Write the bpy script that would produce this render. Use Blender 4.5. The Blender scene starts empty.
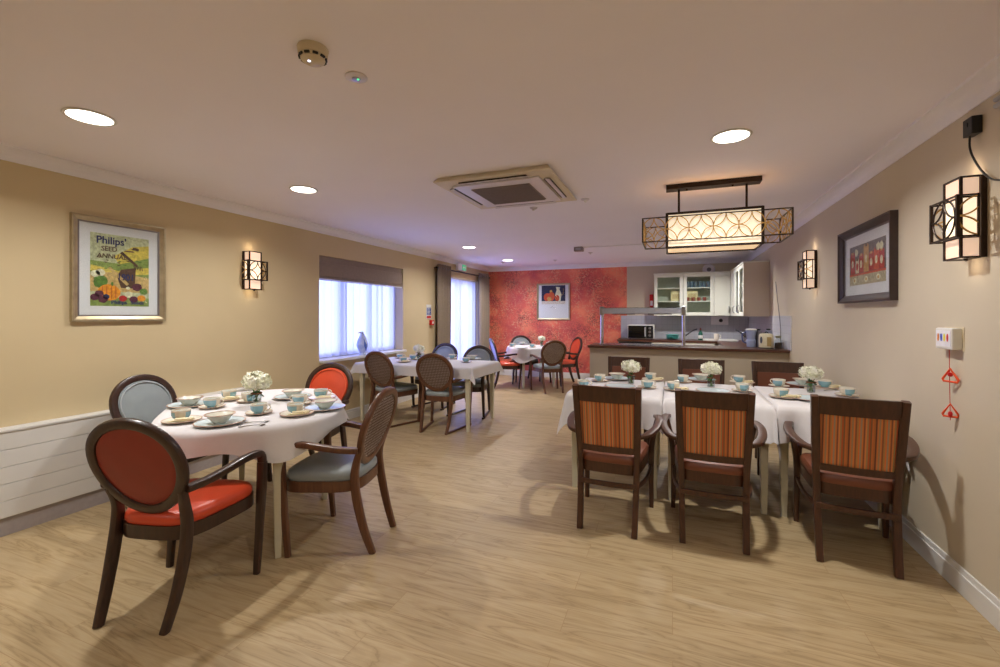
import bpy, bmesh, math, random
from mathutils import Vector, Matrix
R = math.radians; PI = math.pi
random.seed(7)
sc = bpy.context.scene
COL = sc.collection

# ------------------------------------------------------------------ camera, world, exposure
FPX = 443.0
YAW = math.atan(172.5 / FPX)
cam_d = bpy.data.cameras.new('camera'); cam = bpy.data.objects.new('camera', cam_d); COL.objects.link(cam)
cam.location = (0, 0, 1.4); cam.rotation_euler = (R(90), 0, YAW)
cam_d.sensor_width = 36; cam_d.lens = FPX * 36 / 1000
cam_d.shift_y = -(333.5 - 314.5) / 1000
cam_d.clip_start = 0.05
sc.camera = cam
w = bpy.data.worlds.new('world'); sc.world = w; w.use_nodes = True
wn_ = w.node_tree.nodes; wl_ = w.node_tree.links            # overcast dusk sky, brighter to one side
_tc = wn_.new('ShaderNodeTexCoord'); _sp = wn_.new('ShaderNodeSeparateXYZ'); wl_.new(_tc.outputs['Generated'], _sp.inputs[0])
_ad = wn_.new('ShaderNodeMath'); _ad.operation = 'MULTIPLY_ADD'; _ad.inputs[1].default_value = 0.5; _ad.inputs[2].default_value = 0.5; wl_.new(_sp.outputs[1], _ad.inputs[0])
_cr = wn_.new('ShaderNodeValToRGB'); _cr.color_ramp.elements[0].color = (0.17, 0.21, 0.80, 1); _cr.color_ramp.elements[1].color = (0.40, 0.44, 1.0, 1)
wl_.new(_ad.outputs[0], _cr.inputs[0]); wl_.new(_cr.outputs[0], wn_['Background'].inputs[0])
wn_['Background'].inputs[1].default_value = 6.0
sc.view_settings.view_transform = 'Standard'; sc.view_settings.look = 'None'
sc.view_settings.exposure = 0.0; sc.view_settings.gamma = 1.0; sc.view_settings.use_curve_mapping = False
sc.cycles.max_bounces = 8; sc.cycles.diffuse_bounces = 5; sc.cycles.glossy_bounces = 3
sc.cycles.transparent_max_bounces = 12; sc.cycles.caustics_reflective = False; sc.cycles.caustics_refractive = False
sc.cycles.sample_clamp_indirect = 4.0; sc.cycles.use_denoising = True

XL, XR, YF, YB, ZC = -4.03, 1.36, 9.6, -2.4, 2.48

def at(u, v, z):
    """world point at height z seen at photo pixel u, v"""
    d = (1.4 - z) * FPX / (v - 314.5); x = (u - 500) / FPX * d
    c, s = math.cos(YAW), math.sin(YAW)
    return Vector((x * c - d * s, x * s + d * c, z))

# ------------------------------------------------------------------ lights of the room
LAMP = (0.98, 0.968, 0.945)
DOWN = [(-2.96, 1.44), (-2.96, 2.94), (0.33, 3.0), (-3.03, 6.42), (-3.04, 8.24), (0.33, 0.2), (-3.0, -0.9), (-1.3, -1.3), (0.33, 5.6), (0.35, 8.1)]  # those over and behind the viewer are unseen, added to brighten the foreground
DOWN_W = [18, 18, 22, 17, 30, 17, 9, 9, 16, 34]
def area(name, loc, rot, size, power, color, shape='DISK', spread=None, sy=None):
    l = bpy.data.lights.new(name, 'AREA'); l.shape = shape; l.size = size; l.energy = power; l.color = color
    if sy: l.size_y = sy
    if spread: l.spread = spread
    o = bpy.data.objects.new(name, l); o.location = loc; o.rotation_euler = rot; COL.objects.link(o); return o

# ------------------------------------------------------------------ materials
def lin(c):
    return tuple(((x / 255) / 12.92 if x / 255 <= 0.04045 else ((x / 255 + 0.055) / 1.055) ** 2.4) for x in c) + (1,)
MATS = {}
def mat(name, rgb, rough=0.5, metal=0.0, var=0.06, scale=30, bump=0.0, bscale=80, spec=0.5, coat=0.0, sheen=0.0, stretch=None, rgb2=None):
    if name in MATS: return MATS[name]
    m = bpy.data.materials.new(name); m.use_nodes = True; nt = m.node_tree; n = nt.nodes; l = nt.links
    b = n['Principled BSDF']
    b.inputs['Roughness'].default_value = rough; b.inputs['Metallic'].default_value = metal
    b.inputs['Specular IOR Level'].default_value = spec
    b.inputs['Coat Weight'].default_value = coat; b.inputs['Sheen Weight'].default_value = sheen
    tc = n.new('ShaderNodeTexCoord'); mp = n.new('ShaderNodeMapping'); l.new(tc.outputs['Object'], mp.inputs[0])
    if stretch: mp.inputs['Scale'].default_value = stretch
    nz = n.new('ShaderNodeTexNoise'); nz.inputs['Scale'].default_value = scale; nz.inputs['Detail'].default_value = 4
    l.new(mp.outputs[0], nz.inputs['Vector'])
    cr = n.new('ShaderNodeValToRGB'); c = lin(rgb)
    c2 = lin(rgb2) if rgb2 else tuple(min(1, x * (1 + var)) for x in c[:3]) + (1,)
    c1 = c if rgb2 else tuple(x * (1 - var) for x in c[:3]) + (1,)
    cr.color_ramp.elements[0].position = 0.3; cr.color_ramp.elements[0].color = c1
    cr.color_ramp.elements[1].position = 0.7; cr.color_ramp.elements[1].color = c2
    l.new(nz.outputs[0], cr.inputs[0]); l.new(cr.outputs[0], b.inputs['Base Color'])
    if bump:
        n2 = n.new('ShaderNodeTexNoise'); n2.inputs['Scale'].default_value = bscale; n2.inputs['Detail'].default_value = 3
        l.new(mp.outputs[0], n2.inputs['Vector'])
        bp = n.new('ShaderNodeBump'); bp.inputs['Strength'].default_value = bump; bp.inputs['Distance'].default_value = 0.01
        l.new(n2.outputs[0], bp.inputs['Height']); l.new(bp.outputs[0], b.inputs['Normal'])
    MATS[name] = m; return m
def emis(name, rgb, strength, mixrough=None):
    m = bpy.data.materials.new(name); m.use_nodes = True; b = m.node_tree.nodes['Principled BSDF']
    b.inputs['Base Color'].default_value = lin(rgb); b.inputs['Emission Color'].default_value = lin(rgb)
    b.inputs['Emission Strength'].default_value = strength; b.inputs['Roughness'].default_value = 0.4
    MATS[name] = m; return m
def glassy(name, tint=(235, 240, 240), mix=0.12):
    m = bpy.data.materials.new(name); m.use_nodes = True; nt = m.node_tree; n = nt.nodes; l = nt.links
    n.remove(n['Principled BSDF']); o = n['Material Output']
    t = n.new('ShaderNodeBsdfTransparent'); t.inputs[0].default_value = lin(tint)
    g = n.new('ShaderNodeBsdfGlossy'); g.inputs['Roughness'].default_value = 0.05
    lw = n.new('ShaderNodeLayerWeight'); lw.inputs[0].default_value = 0.5
    pw_ = n.new('ShaderNodeMath'); pw_.operation = 'POWER'; pw_.inputs[1].default_value = 4; l.new(lw.outputs['Facing'], pw_.inputs[0])
    ml = n.new('ShaderNodeMath'); ml.operation = 'MULTIPLY_ADD'; ml.inputs[1].default_value = 0.5; ml.inputs[2].default_value = mix * 0.4; l.new(pw_.outputs[0], ml.inputs[0])
    mx = n.new('ShaderNodeMixShader'); l.new(ml.outputs[0], mx.inputs[0])
    l.new(t.outputs[0], mx.inputs[1]); l.new(g.outputs[0], mx.inputs[2]); l.new(mx.outputs[0], o.inputs[0])
    MATS[name] = m; return m

M_wall = mat('wall_paint', (208, 189, 150), 0.75, var=0.02, scale=3, bump=0.03, bscale=250)
M_wallR = mat('wall_paint_stone', (202, 189, 166), 0.75, var=0.02, scale=3, bump=0.03, bscale=250)
M_bar = mat('bar_front_paint', (188, 178, 158), 0.75, var=0.02, scale=3)
M_ceil = mat('ceiling_paint', (244, 240, 248), 0.9, var=0.01, scale=2)
M_white = mat('white_gloss_paint', (222, 220, 216), 0.45, var=0.02, scale=5)
M_cove = mat('cornice_white', (240, 238, 242), 0.7, var=0.01, scale=5)
M_wood = mat('dark_stained_wood', (46, 28, 20), 0.33, var=0.3, scale=6, stretch=(14, 14, 1.4), bump=0.05, coat=0.15, rgb2=(62, 38, 27))
M_wood2 = mat('walnut_stained_wood', (88, 54, 36), 0.36, scale=6, stretch=(12, 12, 1.4), bump=0.04, coat=0.1, rgb2=(108, 70, 47))
M_wood3 = mat('reddish_mahogany_wood', (62, 36, 22), 0.36, scale=6, stretch=(12, 12, 1.4), bump=0.04, coat=0.1, rgb2=(80, 47, 29))
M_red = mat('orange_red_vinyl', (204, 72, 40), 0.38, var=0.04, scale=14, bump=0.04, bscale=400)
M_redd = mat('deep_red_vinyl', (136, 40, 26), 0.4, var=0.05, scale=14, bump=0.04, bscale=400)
M_grey = mat('blue_grey_vinyl', (142, 150, 152), 0.42, var=0.03, scale=14, bump=0.04, bscale=400)
M_greyp = mat('grey_piping', (176, 182, 186), 0.45)
M_orp = mat('orange_piping', (222, 92, 52), 0.45)
M_daysheen = mat('red_vinyl_day_sheen', (168, 166, 196), 0.35)  # red vinyl with its lilac daylight reflection painted into the colour
M_brownleather = mat('brown_leather', (118, 66, 44), 0.4, var=0.06, scale=10, bump=0.05, bscale=300)
M_leg = mat('cream_painted_leg', (206, 200, 176), 0.5, var=0.03)
M_cloth = mat('white_linen', (216, 212, 212), 0.85, var=0.01, scale=60, bump=0.08, bscale=30)
M_china = mat('cream_china', (236, 228, 212), 0.2, var=0.01)
M_rim = mat('pinkish_brown_rim', (188, 152, 134), 0.3)
M_blue = mat('duck_egg_blue_glaze', (126, 176, 196), 0.25, var=0.08, scale=60)
M_pblue = mat('pale_blue_glaze', (206, 222, 228), 0.25, var=0.06, scale=40)
M_green_china = mat('sage_china', (224, 222, 208), 0.25)
M_napkin = mat('cream_yellow_napkin', (240, 228, 190), 0.85, var=0.10, scale=25)
M_steel = mat('brushed_steel', (176, 178, 182), 0.3, 1.0, var=0.05, scale=8, stretch=(1, 1, 12))
M_chrome = mat('polished_chrome', (208, 210, 214), 0.12, 1.0)
M_bronze = mat('dark_bronze', (52, 38, 28), 0.4, 0.6, var=0.15)
M_gold = mat('antique_gold_metal', (206, 166, 98), 0.35, 0.5, var=0.1)
M_black = mat('black_plastic', (22, 22, 24), 0.45)
M_dkglass = mat('black_glass', (12, 12, 14), 0.1)
M_plast = mat('white_plastic', (226, 224, 218), 0.4, var=0.01)
M_ivory = mat('ivory_plastic', (214, 200, 170), 0.45, var=0.01)
M_lavp = mat('pale_disc_plastic', (214, 208, 214), 0.4, var=0.01)
M_cab = mat('cream_cabinet_paint', (226, 226, 214), 0.45, var=0.01)
M_cabside = mat('stone_cabinet_panel', (212, 200, 182), 0.5, var=0.01)
M_sage = mat('sage_cabinet_lining', (192, 200, 182), 0.6)
M_worktop = mat('dark_brown_worktop', (72, 44, 34), 0.3, scale=5, stretch=(1.5, 14, 14), rgb2=(92, 58, 45))
M_redplast = mat('red_plastic', (206, 26, 30), 0.4)
M_orange = mat('orange_pull_plastic', (238, 92, 48), 0.4)
M_silverframe = mat('champagne_silver_frame', (176, 160, 128), 0.35, 0.6, var=0.12, scale=20)
M_darkframe = mat('dark_brown_frame', (58, 44, 40), 0.4, var=0.1)
M_pewter = mat('pewter_frame_slip', (120, 112, 112), 0.4, 0.4)
M_mount = mat('white_mount_board', (232, 230, 232), 0.8, var=0.01)
M_curtain = mat('taupe_curtain_fabric', (150, 134, 116), 0.9, var=0.06, scale=40, bump=0.08, bscale=300, sheen=0.3)
M_blind = mat('mushroom_blind_fabric', (146, 130, 118), 0.9, var=0.06, scale=30, bump=0.06, bscale=300)
M_stem = mat('green_stem', (96, 128, 60), 0.6)
M_leaf = mat('dark_green_leaf', (48, 82, 40), 0.55)
M_teal = mat('teal_glaze', (96, 176, 172), 0.3)
M_amber = mat('amber_gold_leafing', (214, 160, 80), 0.25, 0.7, var=0.25, scale=50)
M_birdblue = mat('blue_white_ceramic', (150, 172, 220), 0.3, scale=14, rgb2=(222, 228, 240))
M_glass = glassy('clear_glass')
M_pane = glassy('window_glass', (252, 254, 254), 0.05)
M_lens = emis('downlight_lens', (255, 246, 232), 9)
M_shade = emis('pendant_shade_linen', (255, 234, 202), 0.62)
M_shade2 = emis('pendant_diffuser', (255, 220, 172), 0.6)
M_sglass = emis('sconce_glass_dim', (255, 220, 192), 0.55)
M_sglass2 = emis('sconce_glass_bright', (255, 228, 196), 1.1)
M_exit = emis('exit_sign_green', (70, 170, 120), 0.8)
M_led = emis('green_led', (90, 220, 150), 1.5)
M_wled = emis('white_led', (230, 230, 255), 2.0)

def mat_floor():
    m = bpy.data.materials.new('oak_plank_floor'); m.use_nodes = True; nt = m.node_tree; n = nt.nodes; l = nt.links
    b = n['Principled BSDF']; b.inputs['Roughness'].default_value = 0.42; b.inputs['Specular IOR Level'].default_value = 0.4
    tc = n.new('ShaderNodeTexCoord'); mp = n.new('ShaderNodeMapping'); l.new(tc.outputs['Object'], mp.inputs[0])
    br = n.new('ShaderNodeTexBrick'); br.offset = 0.37; br.inputs['Scale'].default_value = 1
    br.inputs['Brick Width'].default_value = 1.25; br.inputs['Row Height'].default_value = 0.16; br.inputs['Mortar Size'].default_value = 0.0012
    br.inputs['Color1'].default_value = (0, 0, 0, 1); br.inputs['Color2'].default_value = (1, 1, 1, 1); br.inputs['Mortar'].default_value = (0.5, 0.5, 0.5, 1)
    l.new(mp.outputs[0], br.inputs['Vector'])
    # per-plank shift of the grain
    sep = n.new('ShaderNodeSeparateColor'); l.new(br.outputs['Color'], sep.inputs[0])
    mul = n.new('ShaderNodeMath'); mul.operation = 'MULTIPLY'; mul.inputs[1].default_value = 13.0; l.new(sep.outputs[0], mul.inputs[0])
    cmb = n.new('ShaderNodeCombineXYZ'); l.new(mul.outputs[0], cmb.inputs[0]); l.new(mul.outputs[0], cmb.inputs[1])
    add = n.new('ShaderNodeVectorMath'); l.new(mp.outputs[0], add.inputs[0]); l.new(cmb.outputs[0], add.inputs[1])
    m2 = n.new('ShaderNodeMapping'); m2.inputs['Scale'].default_value = (0.7, 7.0, 1); l.new(add.outputs[0], m2.inputs[0])
    nz = n.new('ShaderNodeTexNoise'); nz.inputs['Scale'].default_value = 1.6; nz.inputs['Detail'].default_value = 6; nz.inputs['Distortion'].default_value = 1.2
    l.new(m2.outputs[0], nz.inputs['Vector'])
    wv = n.new('ShaderNodeMath'); wv.operation = 'MULTIPLY'; wv.inputs[1].default_value = 5.0; l.new(nz.outputs[0], wv.inputs[0])
    fr = n.new('ShaderNodeMath'); fr.operation = 'PINGPONG'; fr.inputs[1].default_value = 0.5; l.new(wv.outputs[0], fr.inputs[0])
    cr = n.new('ShaderNodeValToRGB'); e = cr.color_ramp.elements
    e[0].position = 0.0; e[0].color = lin((163, 138, 99)); e[1].position = 0.30; e[1].color = lin((189, 164, 124))
    x = e.new(0.08); x.color = lin((181, 156, 116)); x = e.new(0.5); x.color = lin((194, 171, 132))
    fine = n.new('ShaderNodeMapping'); fine.inputs['Scale'].default_value = (3, 90, 1); l.new(add.outputs[0], fine.inputs[0])
    nf = n.new('ShaderNodeTexNoise'); nf.inputs['Scale'].default_value = 2.0; nf.inputs['Detail'].default_value = 3; l.new(fine.outputs[0], nf.inputs['Vector'])
    l.new(fr.outputs[0], cr.inputs[0])
    mx = n.new('ShaderNodeMix'); mx.data_type = 'RGBA'; mx.blend_type = 'MULTIPLY'; mx.inputs[0].default_value = 0.22
    l.new(cr.outputs[0], mx.inputs[6]); l.new(nf.outputs[0], mx.inputs[7])
    tone = n.new('ShaderNodeHueSaturation'); mr = n.new('ShaderNodeMapRange'); mr.inputs[3].default_value = 0.97; mr.inputs[4].default_value = 1.05
    l.new(sep.outputs[0], mr.inputs[0]); l.new(mr.outputs[0], tone.inputs['Value']); l.new(mx.outputs[2], tone.inputs['Color'])
    m3 = n.new('ShaderNodeMix'); m3.data_type = 'RGBA'; l.new(br.outputs['Fac'], m3.inputs[0]); l.new(tone.outputs[0], m3.inputs[6]); m3.inputs[7].default_value = lin((160, 130, 90))
    l.new(m3.outputs[2], b.inputs['Base Color'])
    bp = n.new('ShaderNodeBump'); bp.inputs['Strength'].default_value = 0.06; l.new(nf.outputs[0], bp.inputs['Height']); l.new(bp.outputs[0], b.inputs['Normal'])
    return m
def mat_paper():
    m = bpy.data.materials.new('red_floral_wallpaper'); m.use_nodes = True; nt = m.node_tree; n = nt.nodes; l = nt.links
    b = n['Principled BSDF']; b.inputs['Roughness'].default_value = 0.6
    tc = n.new('ShaderNodeTexCoord')
    def noise(s, d, dist=0.0):
        x = n.new('ShaderNodeTexNoise'); x.inputs['Scale'].default_value = s; x.inputs['Detail'].default_value = d; x.inputs['Distortion'].default_value = dist
        l.new(tc.outputs['Object'], x.inputs['Vector']); return x
    def ramp(src, *els):
        r = n.new('ShaderNodeValToRGB'); r.color_ramp.elements[0].position = els[0][0]; r.color_ramp.elements[0].color = els[0][1]
        r.color_ramp.elements[1].position = els[-1][0]; r.color_ramp.elements[1].color = els[-1][1]
        for p, c in els[1:-1]: q = r.color_ramp.elements.new(p); q.color = c
        l.new(src, r.inputs[0]); return r
    base = ramp(noise(2.2, 3, 0.6).outputs[0], (0.36, lin((204, 86, 82))), (0.5, lin((224, 104, 86))), (0.66, lin((240, 136, 102))))
    W, K = (1, 1, 1, 1), (0, 0, 0, 1)
    # dark clusters of foliage
    v = n.new('ShaderNodeTexVoronoi'); v.inputs['Scale'].default_value = 2.3; l.new(tc.outputs['Object'], v.inputs['Vector'])
    near = ramp(v.outputs['Distance'], (0.15, W), (0.62, K))
    d1 = ramp(noise(20, 5, 2.0).outputs[0], (0.47, K), (0.56, W))
    md = n.new('ShaderNodeMath'); md.operation = 'MULTIPLY'; l.new(near.outputs[0], md.inputs[0]); l.new(d1.outputs[0], md.inputs[1])
    md2 = n.new('ShaderNodeMath'); md2.operation = 'MULTIPLY'; md2.inputs[1].default_value = 0.75; l.new(md.outputs[0], md2.inputs[0])
    a = n.new('ShaderNodeMix'); a.data_type = 'RGBA'; l.new(md2.outputs[0], a.inputs[0]); l.new(base.outputs[0], a.inputs[6]); a.inputs[7].default_value = lin((104, 50, 46))
    # gold flecks
    g1 = ramp(noise(13, 5, 2.5).outputs[0], (0.53, K), (0.60, W))
    g0 = ramp(noise(3.0, 2).outputs[0], (0.35, (0.15, 0.15, 0.15, 1)), (0.6, W))
    mg = n.new('ShaderNodeMath'); mg.operation = 'MULTIPLY'; l.new(g1.outputs[0], mg.inputs[0]); l.new(g0.outputs[0], mg.inputs[1])
    mg2 = n.new('ShaderNodeMath'); mg2.operation = 'MULTIPLY'; mg2.inputs[1].default_value = 0.7; l.new(mg.outputs[0], mg2.inputs[0])
    c = n.new('ShaderNodeMix'); c.data_type = 'RGBA'; l.new(mg2.outputs[0], c.inputs[0]); l.new(a.outputs[2], c.inputs[6]); c.inputs[7].default_value = lin((226, 168, 128))
    l.new(c.outputs[2], b.inputs['Base Color']); return m
def mat_stripes():
    m = bpy.data.materials.new('orange_striped_fabric'); m.use_nodes = True; nt = m.node_tree; n = nt.nodes; l = nt.links
    b = n['Principled BSDF']; b.inputs['Roughness'].default_value = 0.9
    tc = n.new('ShaderNodeTexCoord'); sp = n.new('ShaderNodeSeparateXYZ'); l.new(tc.outputs['Object'], sp.inputs[0])
    mu = n.new('ShaderNodeMath'); mu.operation = 'MULTIPLY'; mu.inputs[1].default_value = 8.5; l.new(sp.outputs[0], mu.inputs[0])
    ad = n.new('ShaderNodeMath'); ad.operation = 'ADD'; ad.inputs[1].default_value = 10.3; l.new(mu.outputs[0], ad.inputs[0])
    fr = n.new('ShaderNodeMath'); fr.operation = 'FRACT'; l.new(ad.outputs[0], fr.inputs[0])
    cr = n.new('ShaderNodeValToRGB'); cr.color_ramp.interpolation = 'CONSTANT'
    cols = [(206, 124, 70), (160, 136, 98), (218, 130, 72), (150, 94, 64), (184, 134, 78), (220, 122, 68), (158, 148, 120), (212, 128, 70), (142, 88, 64), (218, 138, 80), (164, 136, 88), (190, 92, 54), (134, 98, 66), (202, 116, 62), (182, 110, 62), (112, 70, 54)]
    e = cr.color_ramp.elements; e[0].position = 0; e[0].color = lin(cols[0]); e[1].position = 1 / 16; e[1].color = lin(cols[1])
    for i in range(2, 16): x = e.new(i / 16); x.color = lin(cols[i])
    l.new(fr.outputs[0], cr.inputs[0]); l.new(cr.outputs[0], b.inputs['Base Color']); return m
def mat_tiles(nm='white_wall_tiles', c0=(220, 220, 224)):
    m = bpy.data.materials.new(nm); m.use_nodes = True; nt = m.node_tree; n = nt.nodes; l = nt.links
    b = n['Principled BSDF']; b.inputs['Roughness'].default_value = 0.2
    tc = n.new('ShaderNodeTexCoord'); br = n.new('ShaderNodeTexBrick'); br.offset = 0
    mp = n.new('ShaderNodeMapping'); mp.inputs['Rotation'].default_value = (R(90), 0, 0); l.new(tc.outputs['Object'], mp.inputs[0]); l.new(mp.outputs[0], br.inputs[0])
    br.inputs['Scale'].default_value = 1; br.inputs['Brick Width'].default_value = 0.1; br.inputs['Row Height'].default_value = 0.1; br.inputs['Mortar Size'].default_value = 0.002
    br.inputs['Color1'].default_value = lin(c0); br.inputs['Color2'].default_value = lin([x - 5 for x in c0]); br.inputs['Mortar'].default_value = lin([x - 24 for x in c0])
    l.new(br.outputs['Color'], b.inputs['Base Color']); return m
def mat_sheer():
    m = bpy.data.materials.new('white_sheer_voile'); m.use_nodes = True; nt = m.node_tree; n = nt.nodes; l = nt.links
    n.remove(n['Principled BSDF']); o = n['Material Output']
    d = n.new('ShaderNodeBsdfDiffuse'); t = n.new('ShaderNodeBsdfTranslucent'); tr = n.new('ShaderNodeBsdfTransparent')
    d.inputs[0].default_value = (0.8, 0.82, 0.86, 1); t.inputs[0].default_value = (0.8, 0.84, 0.9, 1)
    wv = n.new('ShaderNodeTexNoise'); wv.inputs['Scale'].default_value = 260; cr = n.new('ShaderNodeMapRange'); cr.inputs[3].default_value = 0.06; cr.inputs[4].default_value = 0.18
    l.new(wv.outputs[0], cr.inputs[0])
    m1 = n.new('ShaderNodeMixShader'); m1.inputs[0].default_value = 0.65; l.new(d.outputs[0], m1.inputs[1]); l.new(t.outputs[0], m1.inputs[2])
    m2 = n.new('ShaderNodeMixShader'); l.new(cr.outputs[0], m2.inputs[0]); l.new(m1.outputs[0], m2.inputs[1]); l.new(tr.outputs[0], m2.inputs[2])
    l.new(m2.outputs[0], o.inputs[0]); return m
def mat_cup():
    # cup decorated with blue panels between cream ones, round the cup
    m = bpy.data.materials.new('cup_glaze_blue_panels'); m.use_nodes = True; nt = m.node_tree; n = nt.nodes; l = nt.links
    b = n['Principled BSDF']; b.inputs['Roughness'].default_value = 0.22
    tc = n.new('ShaderNodeTexCoord'); g = n.new('ShaderNodeTexGradient'); g.gradient_type = 'RADIAL'; l.new(tc.outputs['Object'], g.inputs[0])
    cr = n.new('ShaderNodeValToRGB'); cr.color_ramp.interpolation = 'CONSTANT'; e = cr.color_ramp.elements
    e[0].position = 0; e[0].color = lin((226, 218, 200)); e[1].position = 0.10; e[1].color = lin((140, 184, 200))
    for p, c in ((0.42, (226, 218, 200)), (0.55, (140, 184, 200)), (0.92, (226, 218, 200))): x = e.new(p); x.color = lin(c)
    l.new(g.outputs[0], cr.inputs[0])
    nz = n.new('ShaderNodeTexNoise'); nz.inputs['Scale'].default_value = 60; l.new(tc.outputs['Object'], nz.inputs[0])
    mx = n.new('ShaderNodeMix'); mx.data_type = 'RGBA'; mx.blend_type = 'MULTIPLY'; mx.inputs[0].default_value = 0.1
    l.new(cr.outputs[0], mx.inputs[6]); l.new(nz.outputs[0], mx.inputs[7]); l.new(mx.outputs[2], b.inputs['Base Color']); return m
def mat_petal():
    m = mat('cream_white_petals', (232, 234, 196), 0.7, scale=18, rgb2=(250, 248, 238)); 
    m.node_tree.nodes['Principled BSDF'].inputs['Subsurface Weight'].default_value = 0.0
    return m
M_floor = mat_floor(); M_paper = mat_paper(); M_stripe = mat_stripes(); M_tile = mat_tiles(); M_sheer = mat_sheer(); M_cup = mat_cup(); M_tile2 = mat_tiles('grey_white_wall_tiles', (184, 184, 192)); M_petal = mat_petal()
M_flower_red = mat('dusty_pink_petals', (206, 120, 120), 0.7)
M_cane = mat('woven_cane_brown', (104, 78, 60), 0.5, var=0.1)

# ------------------------------------------------------------------ mesh helpers
class MB:
    def __init__(self): self.v = []; self.f = []; self.mi = []; self.sm = []
    def add(self, vs, fs, mi=0, M=None, smooth=False):
        k = len(self.v)
        for p in vs: self.v.append(tuple(M @ Vector(p)) if M is not None else tuple(p))
        for f in fs: self.f.append([i + k for i in f]); self.mi.append(mi); self.sm.append(smooth)
        return self
    def box(self, c, s, bev=0.0, mi=0, rot=None, M=None):
        bm = bmesh.new(); bmesh.ops.create_cube(bm, size=1.0)
        for v in bm.verts: v.co = Vector((v.co.x * s[0], v.co.y * s[1], v.co.z * s[2]))
        if bev: bmesh.ops.bevel(bm, geom=bm.edges[:], offset=min(bev, min(s) * 0.45), segments=2, profile=0.6, affect='EDGES')
        T = Matrix.Translation(c)
        if rot: T = T @ Matrix.Rotation(rot[0], 4, rot[1])
        if M is not None: T = M @ T
        bm.verts.index_update()
        self.add([v.co for v in bm.verts], [[v.index for v in f.verts] for f in bm.faces], mi, T, False); bm.free(); return self
    def boxb(self, lo, hi, bev=0.0, mi=0):
        return self.box([(a + b) / 2 for a, b in zip(lo, hi)], [b - a for a, b in zip(lo, hi)], bev, mi)
    def lathe(self, prof, c=(0, 0, 0), seg=24, mi=0, smooth=True, M=None):
        vs, fs = [], []
        for r, z in prof:
            for i in range(seg):
                a = 2 * PI * i / seg; vs.append((c[0] + r * math.cos(a), c[1] + r * math.sin(a), c[2] + z))
        for j in range(len(prof) - 1):
            for i in range(seg):
                k = (i + 1) % seg; fs.append([j * seg + i, j * seg + k, (j + 1) * seg + k, (j + 1) * seg + i])
        if prof[0][0] > 1e-5 and prof[0] != prof[-1]: fs.append([i for i in range(seg)][::-1])
        if prof[-1][0] > 1e-5 and prof[0] != prof[-1]: fs.append([(len(prof) - 1) * seg + i for i in range(seg)])
        return self.add(vs, fs, mi, M, smooth)
    def sweep(self, path, sec, ref=(0, 0, 1), closed=False, mi=0, scales=None, smooth=True):
        """sec: list of 2-D points (side, up); ref fixes the roll"""
        P = [Vector(p) for p in path]; n = len(P); ref = Vector(ref); vs, fs = [], []; m = len(sec)
        for i in range(n):
            if closed: t = P[(i + 1) % n] - P[i - 1]
            else: t = P[min(i + 1, n - 1)] - P[max(i - 1, 0)]
            t.normalize(); s = t.cross(ref)
            if s.length < 1e-4: s = t.cross(Vector((1, 0.01, 0)))
            s.normalize(); u = s.cross(t)
            k = scales[i] if scales else 1.0
            kx, ky = k if isinstance(k, tuple) else (k, k)
            for a, b in sec: vs.append(P[i] + s * a * kx + u * b * ky)
        for i in range(n if closed else n - 1):
            j = (i + 1) % n
            for q in range(m):
                r = (q + 1) % m; fs.append([i * m + q, i * m + r, j * m + r, j * m + q])
        if not closed: fs.append(list(range(m))[::-1]); fs.append([(n - 1) * m + q for q in range(m)])
        return self.add(vs, fs, mi, None, smooth)
    def tube(self, path, r, seg=8, closed=False, mi=0, scales=None, ref=(0.02, 0.03, 1)):
        return self.sweep(path, [(r * math.cos(2 * PI * i / seg), r * math.sin(2 * PI * i / seg)) for i in range(seg)], ref, closed, mi, scales)
    def prism(self, poly, y0, y1, mi=0, M=None):
        """poly in x,z ; extruded along y"""
        n = len(poly); vs = [(x, y0, z) for x, z in poly] + [(x, y1, z) for x, z in poly]
        fs = [list(range(n)), [n + i for i in range(n)][::-1]] + [[i, n + i, n + (i + 1) % n, (i + 1) % n] for i in range(n)]
        return self.add(vs, fs, mi, M)
    def layers(self, outline, levels, mi=0, smooth=True, M=None):
        """outline: x,y list ; levels: (scale, z) bottom to top"""
        n = len(outline); vs, fs = [], []
        cx = sum(p[0] for p in outline) / n; cy = sum(p[1] for p in outline) / n
        for s, z in levels:
            for x, y in outline: vs.append((cx + (x - cx) * s, cy + (y - cy) * s, z))
        for j in range(len(levels) - 1):
            for i in range(n): k = (i + 1) % n; fs.append([j * n + i, j * n + k, (j + 1) * n + k, (j + 1) * n + i])
        fs.append(list(range(n))[::-1]); fs.append([(len(levels) - 1) * n + i for i in range(n)])
        return self.add(vs, fs, mi, M, smooth)
    def build(self, name, mats, parent=None, auto=40):
        me = bpy.data.meshes.new(name); me.from_pydata(self.v, [], self.f)
        if not isinstance(mats, (list, tuple)): mats = [mats]
        for m in mats: me.materials.append(m)
        me.polygons.foreach_set('material_index', self.mi); me.polygons.foreach_set('use_smooth', self.sm)
        bm = bmesh.new(); bm.from_mesh(me); bmesh.ops.recalc_face_normals(bm, faces=bm.faces[:])
        for e in bm.edges:
            if len(e.link_faces) == 2 and e.calc_face_angle(0) > R(auto): e.smooth = False
        bm.to_mesh(me); bm.free(); me.update()
        o = bpy.data.objects.new(name, me); COL.objects.link(o)
        if parent: o.parent = parent
        return o
def rsec(w_, h_, r=0.3):
    """rounded rectangle section"""
    a, b = w_ / 2, h_ / 2; k = min(a, b) * r * 2; k = min(k, a * 0.9, b * 0.9); out = []
    for cx, cy, s in ((a - k, b - k, 0), (-a + k, b - k, 90), (-a + k, -b + k, 180), (a - k, -b + k, 270)):
        for d in (0, 45, 90): out.append((cx + k * math.cos(R(s + d)), cy + k * math.sin(R(s + d))))
    return out
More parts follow.
